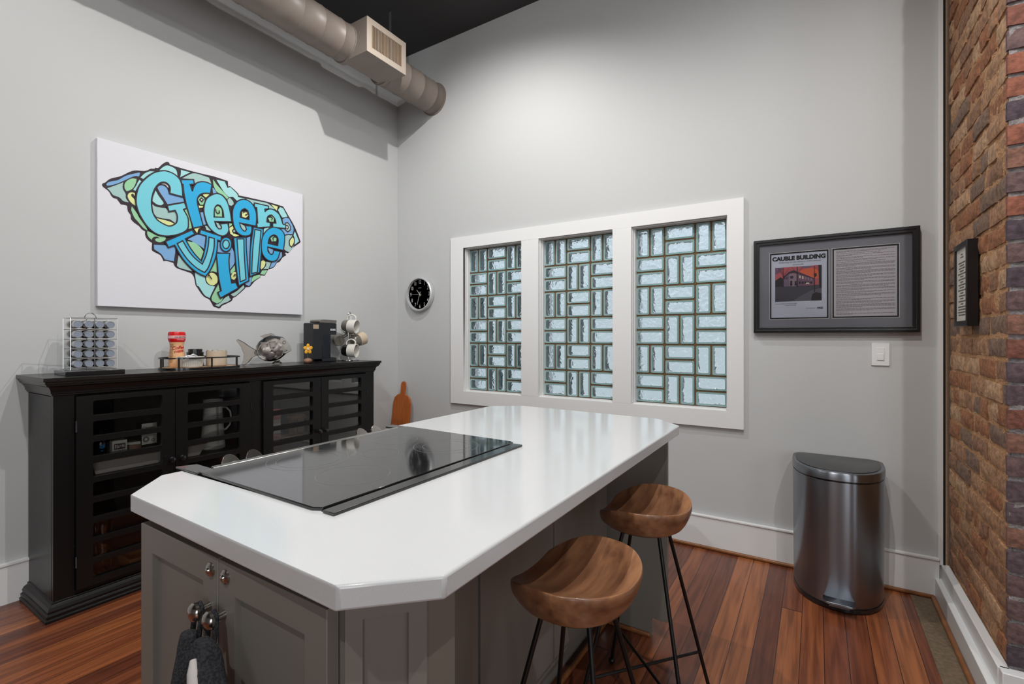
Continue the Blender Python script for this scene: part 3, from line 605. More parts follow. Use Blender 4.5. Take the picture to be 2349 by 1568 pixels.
obj('can_body',ringbody([(.965,.022),(.98,.03),(1.0,.60),(1.0,.604)]),SS,tr,local=True,ang=40)
obj('base_ring',ringbody([(.96,.0),(.985,.004),(.985,.022)]),BLKM,tr,local=True,ang=40)
obj('seal_ring',ringbody([(.985,.604),(.985,.610)]),BLKM,tr,local=True,ang=40)
ld=obj('lid',ringbody([(1.0,.610),(1.012,.613),(1.012,.640),(1.0,.648),(.975,.650),(.93,.649)]),SS,tr,local=True,ang=40)
obj('lid_insert',ringbody([(.925,.645),(.925,.6515),(.90,.652)]),mat('dark_lid_steel',(74,74,76),.28,metal=1),ld,local=True,ang=40)
m=MB(); bb=MB().prism(rrect(-.062,.062,-.385,-.30,.018),.050,.060); m.merge(bb); m.box(-.04,.04,-.36,-.25,.030,.0505); obj('pedal',m,SS,tr,local=True,bevel=.003)
# ---------------- frames, clock, switch on the back wall ----------------
FRM=mat('black_picture_frame',(20,20,22),.35,coat=.2); MATB=mat('grey_mat_board',(142,142,150),.85); PAPER=mat('poster_paper',(206,210,226),.6); INK=mat('black_ink',(24,22,30),.7); MB_BLACK=mat('black_mat_board',(22,22,26),.7); BEV=mat('mat_bevel_white',(226,224,220),.7)
def quadring(x0,x1,z0,z1,w,ya,yb,mi=0):
    b=MB().prism([(x0,z0),(x1,z0),(x1,z1),(x0,z1)],0,1,mi,holes=[[(x0+w,z0+w),(x1-w,z0+w),(x1-w,z1-w),(x0+w,z1-w)]]); m=MB(); m.add([(v[0],ya+(yb-ya)*(1-v[2]),v[1]) for v in b.v],b.f,mi); return m
pf=thing('framed_history_print',(3.255,-.002,1.307),'wide black framed double print about a historic building, hanging right of the block window','picture')
m=quadring(2.886,3.626,1.307,1.835,.030,-.034,-.001); m2=quadring(2.892,3.620,1.313,1.829,.010,-.038,-.034); m.merge(m2); obj('frame',m,FRM,pf,bevel=.0015)
b=MB().prism([(2.91,1.33),(3.60,1.33),(3.60,1.81),(2.91,1.81)],0,1,holes=[[(2.967,1.384),(3.248,1.384),(3.248,1.757),(2.967,1.757)],[(3.263,1.384),(3.546,1.384),(3.546,1.757),(3.263,1.757)]]); m=MB(); m.add([(v[0],-.019+(1-v[2])*.004,v[1]) for v in b.v],b.f,0); obj('mat_board',m,MATB,pf,smooth=False)
m=MB()
for x0,x1 in ((2.967,3.248),(3.263,3.546)): m.merge(quadring(x0-.0015,x1+.0015,1.3825,1.7585,.0025,-.0196,-.0185))
obj('mat_bevel',m,BEV,pf,smooth=False)
m=MB()
for x0,x1 in ((2.967,3.248),(3.263,3.546)): m.merge(quadring(x0,x1,1.384,1.757,.008,-.0178,-.0165))
obj('inner_mat',m,MB_BLACK,pf,smooth=False)
ph=obj('title_page',MB().box(2.97,3.245,-.0160,-.014,1.387,1.754),PAPER,pf,smooth=False)
tp=obj('text_page',MB().box(3.266,3.543,-.0160,-.014,1.387,1.754),mat('text_paper',(206,200,206),.6),pf,smooth=False)
def wtext(s,size,x,z,y,parent,material,name='lettering',bold=0,sx=1,align='CENTER',shear=0,space=1):
    t=text(s,size,bold,align,space,shear); m=MB(); m.merge(t,lambda v:(x+v.x*sx,y,z+v.y)); return obj(name,m,material,parent,smooth=False)
wtext('CAUBLE BUILDING',.031,3.107,1.722,-.0164,ph,INK,'title_lettering',.0019,.97)
wtext('Reflecting on the History of Downtown',.0125,3.112,1.701,-.0164,ph,INK,'subtitle_lettering',0,1.0,'CENTER',.3)
wtext('Greenville',.0125,3.105,1.686,-.0164,ph,INK,'subtitle_lettering',0,1,'CENTER',.3)
wtext('Article published in February 2008',.0075,3.046,1.470,-.0164,ph,INK,'caption_lettering')
wtext('Greenville News',.0075,3.070,1.461,-.0164,ph,INK,'caption_lettering')
wtext('EST ABLISHED',.0068,3.165,1.441,-.0164,ph,INK,'caption_lettering'); wtext('1905',.015,3.207,1.441,-.0164,ph,INK,'caption_lettering',.0006)
# little street photograph
PX0,PX1,PZ0,PZ1=2.994,3.216,1.4825,1.6745
pc=[(188,90,98),(226,104,66),(58,44,62),(120,100,128),(150,124,140),(30,24,30),(70,66,78),(96,92,104),(230,220,200),(120,84,110)]
PM=[mat('photo_ink_%d'%i,c,.5) for i,c in enumerate(pc)]
m=MB(); lay[0]=0
def pp(pts,mi):
    lay[0]+=1; h=-.0162-lay[0]*.00003; b=MB().flat([(PX0+(PX1-PX0)*x,PZ0+(PZ1-PZ0)*z) for x,z in pts],0,mi); m.add([(v[0],h,v[1]) for v in b.v],[f[::1] for f in b.f],mi)
pp([(0,0),(1,0),(1,1),(0,1)],0); pp([(.5,.86),(.75,.95),(1,.86),(1,.6),(.8,.66),(.6,.8)],1); pp([(.0,1),(.2,1),(.1,.85),(0,.8)],9); pp([(.55,1),(.8,1),(.75,.93),(.6,.95)],3)
pp([(.62,.86),(.95,.8),(1,.84),(1,.9),(.8,.9)],1)
pp([(0,0),(1,0),(1,.45),(.5,.44),(0,.44)],6); pp([(.4,0),(.55,.14),(.8,.3),(1,.36),(1,.2),(.9,.1),(.85,0)],7)
pp([(0,.44),(.25,.44),(.25,.6),(.12,.72),(0,.62)],5)
pp([(.19,.44),(.19,.66),(.31,.80),(.31,.44)],3); pp([(.31,.44),(.31,.8),(.48,.8),(.48,.43)],4); pp([(.48,.43),(.48,.82),(.84,.62),(.84,.47)],9)
pp([(.17,.7),(.3,.86),(.4,.9),(.5,.84),(.84,.64),(.84,.61),(.5,.79),(.4,.82),(.31,.8),(.18,.66)],2)
for i in range(5): x=.53+i*.06; z=.66-i*.022; pp([(x,z),(x+.028,z-.008),(x+.028,z+.07),(x,z+.08)],8 if i<2 else 4)
for i in range(5): x=.52+i*.06; pp([(x,.49),(x+.04,.49),(x+.04,.56-i*.006),(x,.57-i*.006)],5)
for x in (.2,.235,.27): pp([(x,.64),(x+.02,.66),(x+.02,.72),(x,.70)],2)
pp([(.33,.66),(.4,.66),(.4,.74),(.33,.74)],2); pp([(.33,.45),(.38,.45),(.38,.58),(.355,.61),(.33,.58)],5); pp([(.43,.45),(.47,.45),(.47,.58),(.43,.58)],5); pp([(.66,.48),(.75,.48),(.73,.52),(.68,.52)],8)
for x,wd in ((.17,.02),(.47,.03),(.84,.022)): pp([(x,.4 if x<.8 else .24),(x+wd,.4 if x<.8 else .24),(x+wd*.7,1),(x+wd*.2,1)],5)
pp([(.95,.35),(1,.35),(1,1),(.93,1)],5); pp([(.86,.66),(.9,.70),(.89,.78),(.83,.76)],5); pp([(.78,0),(1,0),(1,.2),(.88,.24),(.8,.18)],5)
for x0,z0,x1,z1 in ((.18,.75,.05,1),(.18,.72,.30,.98),(.48,.8,.36,1),(.49,.82,.62,1),(.18,.8,.12,.95),(.94,.85,.80,.99)): pp([(x0,z0),(x0+.012,z0),(x1+.004,z1),(x1,z1)],5)
obj('street_photograph',m,PM,ph,smooth=False)
TXT=mat('faded_print',(112,106,112),.7); m=MB(); r_=random.Random(3); z=1.738
pars=[2,1,2,2,2,1,4,3,4,3,3,3,3,3,2,3,1,2,3,4,3,1,2,1]
for n_ in pars:
    for k in range(n_):
        xe=3.53 if k<n_-1 else 3.53-r_.uniform(.02,.2); x=3.281
        while x<xe:
            wl=r_.uniform(.005,.016); m.add([(x,-.0162,z),(min(x+wl,xe),-.0162,z),(min(x+wl,xe),-.0162,z+.0022),(x,-.0162,z+.0022)],[(0,1,2,3)]); x+=wl+.0018
        z-=.0047
    z-=.0033
    if z<1.40: break
obj('printed_text',m,TXT,tp,smooth=False)
obj('glazing',MB().box(2.914,3.598,-.0225,-.0210,1.335,1.807),thin_glass('picture_glass',(.98,.98,.98),.8),pf,smooth=False)
# clock
ck=thing('wall_clock',(.291,-.002,1.655),'round black faced wall clock with a silver rim, left of the block window','clock')
m=MB(); cx,cz=.291,1.655
b=MB().lathe([(.0001,.0),(.138,.0),(.1475,.006),(.1475,.036),(.142,.042),(.134,.042),(.129,.030),(.129,.018)],n=64,cap=False); m.merge(b,lambda v:(cx+v.x,-.002-v.z,cz+v.y)); obj('case',m,mat('silver_clock_rim',(196,197,200),.35,metal=.3),ck,ang=40)
m=MB(); b=MB().lathe([(.0001,.020),(.1300,.020)],n=64); m.merge(b,lambda v:(cx+v.x,-.002-v.z,cz+v.y)); 
fc=obj('dial',m,mat('black_dial',(24,22,22),.55),ck,smooth=False)
NUM=mat('silver_numerals',(196,194,190),.35)
for h in range(1,13):
    a=R(90-30*h); t=text(str(h),.046,.0,'CENTER',.85); rr=.105; m=MB(); m.merge(t,lambda v:(cx+rr*math.cos(a)+v.x*.72,-.0232,cz+rr*math.sin(a)+v.y)); obj('numeral',m,NUM,fc,smooth=False)
def hand(deg,l0,l1,wd,nm,y):
    a=R(90-deg); d=Vector((math.cos(a),math.sin(a))); p=Vector((-d.y,d.x)); P4=[d*l0+p*wd,d*l1+p*wd*.5,d*l1-p*wd*.5,d*l0-p*wd]; m=MB(); b=MB().prism([(q.x,q.y) for q in P4],0,1); m.merge(b,lambda v:(cx+v.x,y-v.z*.0006,cz+v.y)); obj(nm,m,NUM,ck,smooth=False)
hand(318,-.018,.052,.003,'hour_hand',-.0245); hand(198,-.022,.098,.0025,'minute_hand',-.0255); hand(272,-.02,.09,.0009,'second_hand',-.0265)
wtext('QUARTZ',.008,cx,cz+.055,-.0228,ck,NUM,'dial_lettering')
# switch
sw=thing('light_switch',(3.471,-.001,1.195),'white paddle light switch plate on the grey wall below the black framed print','switch')
m=MB(); b=MB().prism(rrect(3.434,3.508,1.136,1.253,.004),0,1); m.merge(b,lambda v:(v.x,-.001-v.z*.006,v.y)); SWM=mat('white_plastic',(224,224,224),.3); obj('cover_plate',m,SWM,sw,bevel=.0015)
m=MB().box(3.454,3.4875,-.0085,-.006,1.162,1.229); m.box(3.458,3.4835,-.0115,-.0085,1.164,1.197); obj('paddle',m,SWM,sw,bevel=.001)
obj('dimmer_slide',MB().box(3.4885,3.4905,-.0085,-.006,1.197,1.212),SWM,sw)
# small frame on brick
bf=thing('small_framed_verse',(3.715,-.414,1.327),'narrow black framed page of printed verse hanging on the brick wall','picture')
m=MB(); b=MB().prism([(-.522,1.327),(-.306,1.327),(-.306,1.675),(-.522,1.675)],0,1,holes=[[(-.500,1.350),(-.328,1.350),(-.328,1.652),(-.500,1.652)]]); m.merge(b,lambda v:(3.735-v.z*.035,v.x,v.y)); obj('frame',m,FRM,bf,bevel=.0015)
pg=obj('verse_page',MB().box(3.706,3.708,-.503,-.325,1.347,1.655),mat('cream_page',(206,202,192),.7),bf,smooth=False)
m=MB(); z=1.625
for i,wd in enumerate([.03,.05,0,.11,.07,.10,.06,.12,.05,.11,.05,.11,.07,.12,.05,.10,.05,.11,.04,.12,.11,.12,.11]):
    c=-.414+(.0 if i>2 else .0); x=c-wd/2
    while wd and x<c+wd/2: e=min(x+r_.uniform(.008,.02),c+wd/2); m.add([(3.7055,x,z),(3.7055,e,z),(3.7055,e,z+.0055),(3.7055,x,z+.0055)],[(0,3,2,1)]); x=e+.003
    z-=.0115
obj('verse_print',m,mat('grey_print',(96,92,86),.7),pg,smooth=False)
# cutting board in the corner (stands on a low stand hidden by the island)
sd=thing('low_stand',(.22,-.2,.04),'small black stand in the corner holding the wooden cutting board','stand')
m=MB(); m.box(.05,.40,-.36,-.045,.44,.462); obj('top',m,BLKM,sd,bevel=.002)
for x in (.06,.37):
    for y in (-.35,-.075): obj('leg',MB().box(x,x+.02,y,y+.02,.038,.44),BLKM,sd)
BAM=mat('bamboo',(178,96,34),.42,vary=(150,74,24),scale=4,stretch=(30,30,1),detail=4)
cb=thing('cutting_board',(.12,-.055,.463),'paddle shaped bamboo cutting board leaning in the corner beside the black cabinet','cutting board',rz=0)
pts=[(-.098,0),(.098,0),(.107,.02),(.102,.245),(.09,.285),(.06,.312),(.032,.32),(.026,.335),(.028,.40),(.022,.425),(0,.433),(-.022,.425),(-.028,.40),(-.026,.335),(-.032,.32),(-.06,.312),(-.09,.285),(-.102,.245),(-.107,.02)]
hole=[(.006*math.cos(k*PI/4),.400+.006*math.sin(k*PI/4)) for k in range(8)]
b=MB().prism([(x,z+.0) for x,z in pts],-.008,.008,holes=[hole]); m=MB(); tl=R(6)
m.merge(b,lambda v:(v.x*math.cos(R(3))+v.y*math.sin(R(3)),-.035+v.y*math.sin(tl)*.6-v.z,v.y*math.cos(tl)-v.x*math.sin(R(3)))); zz=min(v[2] for v in m.v); m.v=[(a,b_,c-zz) for a,b_,c in m.v]
obj('board',m,BAM,cb,bevel=.003,local=True)
# ---------------- things on the cabinet ----------------
TOPZ=1.105
CHROME=mat('chrome_wire',(205,205,208),.12,metal=1)
CERW=mat('white_ceramic',(214,210,202),.25); CERB=mat('black_glaze',(22,22,22),.12,coat=1); CERG=mat('grey_glaze',(104,100,92),.2,coat=.5); CREAM=mat('cream_stoneware',(196,178,156),.35)
CLR=thin_glass('clear_glass',(.86,.85,.83),1.6)
sr=thing('spice_rack',(.205,-2.235,TOPZ),'chrome wire spice rack on a black base, at the left end of the black cabinet','spice rack',rz=R(-4))
PIT=.0400; RP=.0465; Z0=.052
obj('rack_base',MB().box(-.105,.105,-.112,.108,0,.020),BLKM,sr,local=True,bevel=.002)
m=MB()
hw,top=.086,Z0+4*RP+.030
for x in (-.068,.068): m.tube([(x,-hw,.024),(x,hw,.024),(x,hw,top),(x,-hw,top)],.0017,8,closed=True)
obj('wire_frame',m,CHROME,sr,local=True)
m=MB()
for x in (-.068,.068):
    for k in range(4): m.tube([(x,-hw,Z0+k*RP+RP/2-.001),(x,hw,Z0+k*RP+RP/2-.001)],.0011,6)
    m.tube([(x,0,.02),(x,0,top)],.0018,8)
for y in (-hw,hw):
    for z in (.024,top): m.tube([(-.068,y,z),(.068,y,z)],.0017,8)
obj('cross_wires',m,CHROME,sr,local=True)
m=MB().tube([(0,.022*math.cos(t),top+.026*math.sin(t)) for t in [PI*i/14 for i in range(15)]],.0022,8); obj('carry_handle',m,CHROME,sr,local=True)
CAPM=mat('spun_metal_cap',(206,210,216),.28,metal=.85)
SPC=[(206,148,30),(150,116,80),(178,152,112),(104,52,30),(92,78,50),(84,66,40),(120,70,36),(60,66,38)]
rowname=['top','second','middle','fourth','bottom']; colname=['leftmost','second from left','third from left','rightmost']
rot=Matrix.Rotation(R(-4),3,'Z')
for r in range(5):
    for c in range(4):
        off=rot@Vector((-.07,(c-1.5)*PIT,0)); zz=TOPZ+Z0+(4-r)*RP
        j=thing('spice_jar',(.205+off.x,-2.235+off.y,zz),'spice jar with silver cap in the wire rack, %s row, %s'%(rowname[r],colname[c]),'spice jar','spice jars in the wire rack',rz=R(-4))
        if r==0 and c==0: 
            pass
        m=MB().lathe([(.0001,0),(.0175,.0),(.0195,.004),(.0195,.088),(.014,.098),(.014,.104)],n=20,axis=0); 
        obj('jar_glass',m,CLR,j,local=True)
        ci=SPC[r] if c==0 else SPC[(r*3+c*2+1)%8]
        obj('spice',MB().lathe([(.0001,.002),(.017,.002),(.0185,.006),(.0185,.084),(.0001,.085)],n=20,axis=0),mat('spice_%d_%d_%d'%ci,ci,.9,bump=.4,scale=300,vary=tuple(int(v*.7) for v in ci)),j,local=True)
        obj('cap',MB().lathe([(.0164,.100),(.0172,.102),(.0172,.138),(.0160,.1405),(.0145,.1405),(.0143,.1392)],n=28,axis=0,cap=False),CAPM,j,local=True)
        obj('cap_disc',MB().lathe([(.0001,.1394),(.0146,.1394)],n=28,axis=0,cap=False),mat('blue_grey_cap_face',(150,160,176),.4,metal=.45),j,local=True)
# oval tray
TY,TX=-1.742,.215
tray=thing('oval_tray',(TX,TY,TOPZ),'oval black metal rail tray with a tan base on the black cabinet','tray',rz=R(0))
def oval(hx,hy,n=48,e=2.6):
    return [(hx*math.copysign(abs(math.cos(2*PI*k/n))**(2/e),math.cos(2*PI*k/n)),hy*math.copysign(abs(math.sin(2*PI*k/n))**(2/e),math.sin(2*PI*k/n))) for k in range(n)]
obj('tray_base',MB().prism(oval(.118,.196),.003,.010),mat('tan_tray_wood',(176,142,110),.5),tray,local=True)
def flatring(z0,z1):
    b=MB().prism(oval(.124,.202),z0,z1,holes=[oval(.119,.197)]); return b
obj('bottom_rail',flatring(0,.012),BLKM,tray,local=True); obj('top_rail',flatring(.060,.067),BLKM,tray,local=True)
for k in range(8):
    x,y=oval(.1215,.1995,8)[k] if k%2==0 else (oval(.1215,.1995,48)[k*6]); obj('post',MB().box(x-.003,x+.003,y-.0035,y+.0035,.01,.062),BLKM,tray,local=True)
# creamer bottle
CRB=mat('peach_label_plastic',(222,170,124),.35); RED=mat('red_plastic',(206,16,26),.3); PINK=mat('pink_band',(232,180,180),.4); REDI=mat('red_print',(176,24,34),.5); DGR=mat('dark_print',(70,58,56),.6)
cr_=thing('creamer_bottle',(.17,-1.846,TOPZ+.0105),'peach coffee creamer bottle with a red cap, standing in the oval tray','bottle')
bodyp=[(.0001,0),(.036,0),(.039,.006),(.0395,.03),(.0365,.075),(.0335,.098),(.0325,.120),(.035,.135),(.036,.142)]
obj('bottle_body',MB().lathe(bodyp,n=40),CRB,cr_,local=True)
obj('cap',MB().lathe([(.036,.140),(.0405,.150),(.0415,.158),(.0415,.186),(.0385,.195),(.034,.1975),(.0001,.1975)],n=40,cap=False),RED,cr_,local=True)
obj('cap_band',MB().lathe([(.0418,.160),(.0420,.161),(.0420,.175),(.0418,.176)],n=40,cap=False),PINK,cr_,local=True)
def wrap(t,rad,z,ang0,mat_,parent,name,sx=1,tilt=0):
    m=MB(); ca,sa=math.cos(tilt),math.sin(tilt)
    def T(v):
        x=v.x*ca-v.y*sa; y=v.x*sa+v.y*ca; h=z+y; r=rad(h) if callable(rad) else rad; a=ang0+x*sx/r; return Vector((r*math.cos(a),r*math.sin(a),h))
    m.merge(t,T); return obj(name,m,mat_,parent,local=True,smooth=False)
def brad(h):
    for (r0,z0),(r1,z1) in zip(bodyp[1:],bodyp[2:]):
        if z0<=h<=z1: return r0+(r1-r0)*(h-z0)/(z1-z0)+.0006
    return .037
AF=R(-20)
wrap(text('226 SERVINGS',.010,.0003),.0424,.1675,AF+.45,DGR,cr_,'band_print')
wrap(text('Coffee',.024,.0007,shear=.25),brad,.108,AF+.18,REDI,cr_,'brand_lettering',1,.12); wrap(text('mate',.024,.0007,shear=.25),brad,.090,AF+.24,REDI,cr_,'brand_lettering',1,.12)
wrap(text('THE ORIGINAL',.006,.0002),.0418,.153,AF+.45,PINK,cr_,'cap_print')
m=MB()
for i in range(16):
    z=.030+i*.0065; w_=.012 if i%4 else .009; t=MB().add([(-w_+2*w_*i_/8,s_,0) for i_ in range(9) for s_ in (-.0009,.0009)],[(2*i_,2*i_+2,2*i_+3,2*i_+1) for i_ in range(8)])
    def T(v,z=z): h=z+v.y; r=brad(h); a=AF-.85+v.x/r; return Vector((r*math.cos(a),r*math.sin(a),h))
    m.merge(t,T)
obj('nutrition_print',m,DGR,cr_,local=True,smooth=False)
# ramekin with packets
rk=thing('ramekin',(.265,-1.815,TOPZ+.0105),'white fluted ramekin heaped with white packets, in the oval tray','bowl')
m=MB(); n=72; lv=[(.046,0),(.052,.006),(.060,.048),(.062,.052),(.0625,.060),(.058,.060),(.056,.050),(.046,.008),(.0001,.008)]
for li,(r,z) in enumerate(lv):
    for k in range(n):
        f=(1+.018*(1 if k%2 else -1)) if li in (1,2) else 1; t=2*PI*k/n; m.v.append((r*f*math.cos(t),r*f*math.sin(t),z))
for i in range(len(lv)-1):
    for k in range(n): m.f.append((i*n+k,i*n+(k+1)%n,(i+1)*n+(k+1)%n,(i+1)*n+k)); m.m.append(0)
m.f.append(tuple(range(n))[::-1]); m.m.append(0)
obj('fluted_dish',m,CERW,rk,local=True,ang=25)
PKT=mat('white_packet',(226,226,230),.5); pr_=random.Random(5)
pk0=None
for i in range(12):
    a=pr_.uniform(0,2*PI); r=pr_.uniform(0,.032); z=TOPZ+.0105+.048+pr_.uniform(0,.016)*(1-r/.05)
    if pk0 is None:
        m=MB(); b=MB().prism(rrect(-.022,.022,-.014,.014,.002),-.0015,.0015); m.merge(b); pk0=obj('sugar_packet',m,PKT,None,bevel=.001); o=pk0
    else: o=pk0.copy(); COL.objects.link(o)
    o.location=(.265+r*math.cos(a),-1.815+r*math.sin(a),z); o.rotation_euler=(pr_.uniform(-.6,.6),pr_.uniform(-.6,.6),a)
    props(o,'white paper packet heaped in the fluted ramekin on the tray','packet','packets in the ramekin')
bj=thing('black_jar',(.145,-1.74,TOPZ+.0105),'small round black lidded jar behind the ramekin in the oval tray','jar')
obj('jar_body',MB().lathe([(.0001,0),(.040,0),(.042,.005),(.042,.074),(.0001,.074)],n=32),BLKM,bj,local=True); obj('lid',MB().lathe([(.0001,.0745),(.044,.0745),(.044,.080),(.036,.082),(.036,.098),(.033,.100),(.0001,.100)],n=32),BLKM,bj,local=True)
cbw=thing('cream_bowl',(.235,-1.667,TOPZ+.0105),'plain cream straight sided bowl with creamers in the oval tray','bowl')
obj('bowl_body',MB().lathe([(.0001,0),(.048,0),(.053,.006),(.053,.088),(.050,.088),(.049,.012),(.0001,.010)],n=40),CREAM,cbw,local=True)
m=MB()
for i in range(9):
    a=i*.8; r=.034 if i<8 else 0; m.lathe([(.0001,.0),(.012,0),(.015,.020),(.016,.021),(.0001,.0215)],(r*math.cos(a),r*math.sin(a),.070+(.003 if i%2 else 0)),12)
obj('creamer_cups',m,CERW,cbw,local=True).__setitem__('kind','stuff')
wb=thing('small_white_pot',(.17,-1.612,TOPZ+.0105),'small white open pot at the right end of the oval tray','pot')
obj('pot_body',MB().lathe([(.0001,0),(.028,0),(.033,.02),(.031,.055),(.035,.072),(.033,.072),(.029,.055),(.0001,.01)],n=28),CERW,wb,local=True)
# fish bowl
fb=thing('glass_fish_bowl',(.2,-1.31,TOPZ+.006),'clear smoky glass bowl shaped like a fish, tail on the cabinet top, full of pods','bowl')
FG=thin_glass('smoky_glass',(.86,.82,.78),1.3)
ax=Vector((0,math.cos(R(14)),math.sin(R(14)))).normalized(); bx=Vector((0,-ax.z,ax.y)); cc=Vector((0,.0,.098))
prof=[(-.112,.012),(-.10,.020),(-.085,.045),(-.06,.066),(-.03,.079),(.0,.084),(.03,.081),(.06,.069),(.085,.058),(.102,.052)]
m=MB(); n=36; vs=[];fs=[]
for s,r in prof:
    for k in range(n):
        t=2*PI*k/n; p=cc+ax*s+bx*(r*math.cos(t))+Vector((1,0,0))*(r*.82*math.sin(t))+ (bx*(-.0)+ax*(-.018*math.cos(t)) if s>.09 else Vector((0,0,0))); vs.append(tuple(p))
for i in range(len(prof)-1):
    for k in range(n): fs.append((i*n+k,i*n+(k+1)%n,(i+1)*n+(k+1)%n,(i+1)*n+k))
m.add(vs,fs); ob=obj('fish_body',m,FG,fb,local=True); 
P=lambda s,u:cc+ax*s+bx*u
t2=[(-.100,.016),(-.135,.050),(-.165,.085),(-.195,.112),(-.205,.105),(-.185,.06),(-.180,.01),(-.192,-.025),(-.21,-.047),(-.198,-.056),(-.17,-.045),(-.135,-.022),(-.10,-.014)]
b=MB().prism([(s,u) for s,u in t2],-.007,.007); m=MB(); m.merge(b,lambda v:Vector((v.z,0,0))+P(v.x,v.y)); obj('tail',m,FG,fb,local=True,bevel=.003)
b=MB().prism([(-.03,.078),(-.055,.095),(-.02,.099),(.02,.098),(.045,.082),(.02,.084)],-.004,.004); m=MB(); m.merge(b,lambda v:Vector((v.z,0,0))+P(v.x,v.y)); obj('top_fin',m,FG,fb,local=True,bevel=.002)
b=MB().lathe([(.0001,0),(.030,0),(.032,.004),(.024,.010),(.014,.016),(.018,.022)],(0,.038,0),20); obj('foot',b,FG,fb,local=True)
m=MB().tube([tuple(Vector((.068,0,0))+P(.052+.010*math.cos(t),.028+.010*math.sin(t))) for t in [2*PI*i/12 for i in range(12)]],.003,8,closed=True); obj('eye',m,FG,fb,local=True)
POD=mat('white_pod_plastic',(206,202,206),.4); pod0=None; pr_=random.Random(11)
spots=[(-.035,.028),(.0,.030),(.038,.028),(-.055,-.008),(-.018,-.006),(.020,-.008),(.052,-.006),(-.035,-.038),(.0,-.042),(.032,-.038)]
for i,(s,u) in enumerate(spots):
    if pod0 is None:
        pod0=thing('coffee_pod',(0,0,0),'white coffee pod inside the glass fish bowl','pod','pods in the fish bowl')
        obj('cup',MB().lathe([(.0001,-.020),(.015,-.020),(.017,-.018),(.0205,.018)],n=24),POD,pod0,local=True); obj('foil_lid',MB().lathe([(.0001,.0195),(.0235,.0195),(.0235,.018),(.020,.0175)],n=24,cap=False),mat('foil',(216,214,214),.35,metal=.3),pod0,local=True); o=pod0
    else: o=dup(pod0,(0,0,0))
    q=cc+ax*s+bx*u; o.location=(.2+q.x+(.02 if i%2 else -.014),-1.31+q.y,TOPZ+.006+q.z); o.rotation_euler=(pr_.uniform(-1.4,1.4),pr_.uniform(-.9,.9),pr_.uniform(0,6))
# flower ornament
fo=thing('flower_ornament',(.285,-1.105,TOPZ),'small yellow flower ornament on a brown pebble, beside the black coffee maker','ornament')
obj('pebble',MB().ball((0,0,.019),.03,20,sc=(.8,1,.62)),mat('brown_pebble',(150,112,90),.45,vary=(120,86,66),scale=20),fo,local=True)
obj('stem',MB().cyl((0,0,.034),(0,0,.085),.0012,8),CHROME,fo,local=True)
YEL=mat('yellow_petal',(232,170,38),.45)
for k in range(5):
    a=R(90+72*k); b=MB().ball((0,0,0),1,16,sc=(.004,.0125,.016)); m=MB(); c_,s_=math.cos(a-PI/2),math.sin(a-PI/2)
    m.merge(b,lambda v:Vector((v.x+.002,(v.y*c_-(v.z+.021)*s_),.098+(v.y*s_+(v.z+.021)*c_)))); obj('petal',m,YEL,fo,local=True)
m=MB(); b=MB().lathe([(.0001,-.004),(.011,-.004),(.0115,.003),(.009,.007),(.0001,.008)],n=20,axis=0); m.merge(b,lambda v:Vector((v.x+.002,v.y,v.z+.098))); obj('flower_centre',m,mat('cream_centre',(222,190,150),.5),fo,local=True)
# coffee maker
KB=mat('matt_black_plastic',(32,33,36),.38); KN_=mat('navy_black_plastic',(20,24,34),.3)
cm=thing('coffee_maker',(.145,-.93,TOPZ),'slim black single cup coffee maker beside the mug tree','coffee maker')
def yz(poly,x0,x1,holes=()):
    b=MB().prism(poly,x0,x1); m=MB(); m.merge(b,lambda v:Vector((v.z,v.x,v.y))); return m
obj('body',yz([(-.075,0),(.0,0),(.0,.196),(.118,.196),(.122,.204),(.122,.276),(.118,.280),(-.069,.280),(-.075,.274)],-.055,.055),KB,cm,local=True,bevel=.006,seg=3)
obj('inner_column',MB().box(-.045,.056,-.0,.07,.026,.198),KN_,cm,local=True,bevel=.002)
obj('drip_base',MB().box(-.055,.055,-.075,.122,.0005,.028),KB,cm,local=True,bevel=.005,seg=3)
obj('drip_grid',MB().box(-.04,.04,.074,.116,.028,.031),KN_,cm,local=True,bevel=.001)
obj('lid_handle',yz([(-.02,.281),(.116,.281),(.123,.290),(.122,.303),(.02,.306),(-.017,.303),(-.027,.292)],-.056,.056),mat('grey_silver_plastic',(128,124,120),.3,metal=.5),cm,local=True,bevel=.004,seg=3)
obj('reservoir_label',MB().box(.0552,.0565,-.074,-.03,.237,.268),mat('tan_sticker',(168,150,128),.5),cm,local=True)
t=text('KEURIG',.0175,.0007,'CENTER',1.05); m=MB(); m.merge(t,lambda v:Vector((.0562,.089+v.x*.72,.232+v.y))); obj('brand_lettering',m,mat('white_print',(228,228,230),.5),cm,local=True,smooth=False)
# mug tree
mt=thing('mug_tree',(.165,-.675,TOPZ),'chrome mug tree with a looped top at the right end of the black cabinet','mug tree')
m=MB().tube([(.075*math.cos(t),.075*math.sin(t),.004) for t in [2*PI*i/32 for i in range(32)]],.0035,8,closed=True); m.tube([(-.075,0,.004),(.075,0,.004)],.003,8); m.tube([(0,-.075,.004),(0,.075,.004)],.003,8); obj('ring_base',m,CHROME,mt,local=True)
m=MB().cyl((0,0,.004),(0,0,.335),.0045,12); m.tube([(0,.0,.325),(0,.0,.352),(0,.006,.366),(0,.014,.370),(0,.021,.364),(0,.024,.348),(0,.024,.300)],.0042,10); obj('pole',m,CHROME,mt,local=True)
arms=[(R(-35),.285),(R(-120),.225),(R(70),.215),(R(-30),.165),(R(150),.25)]
for a,z in arms:
    d=Vector((math.cos(a),math.sin(a),0)); m=MB().tube([(0,0,z-.03),tuple(d*.03+Vector((0,0,z-.012))),tuple(d*.055+Vector((0,0,z+.012)))],.003,8); obj('arm',m,CHROME,mt,local=True)
MS=1.28
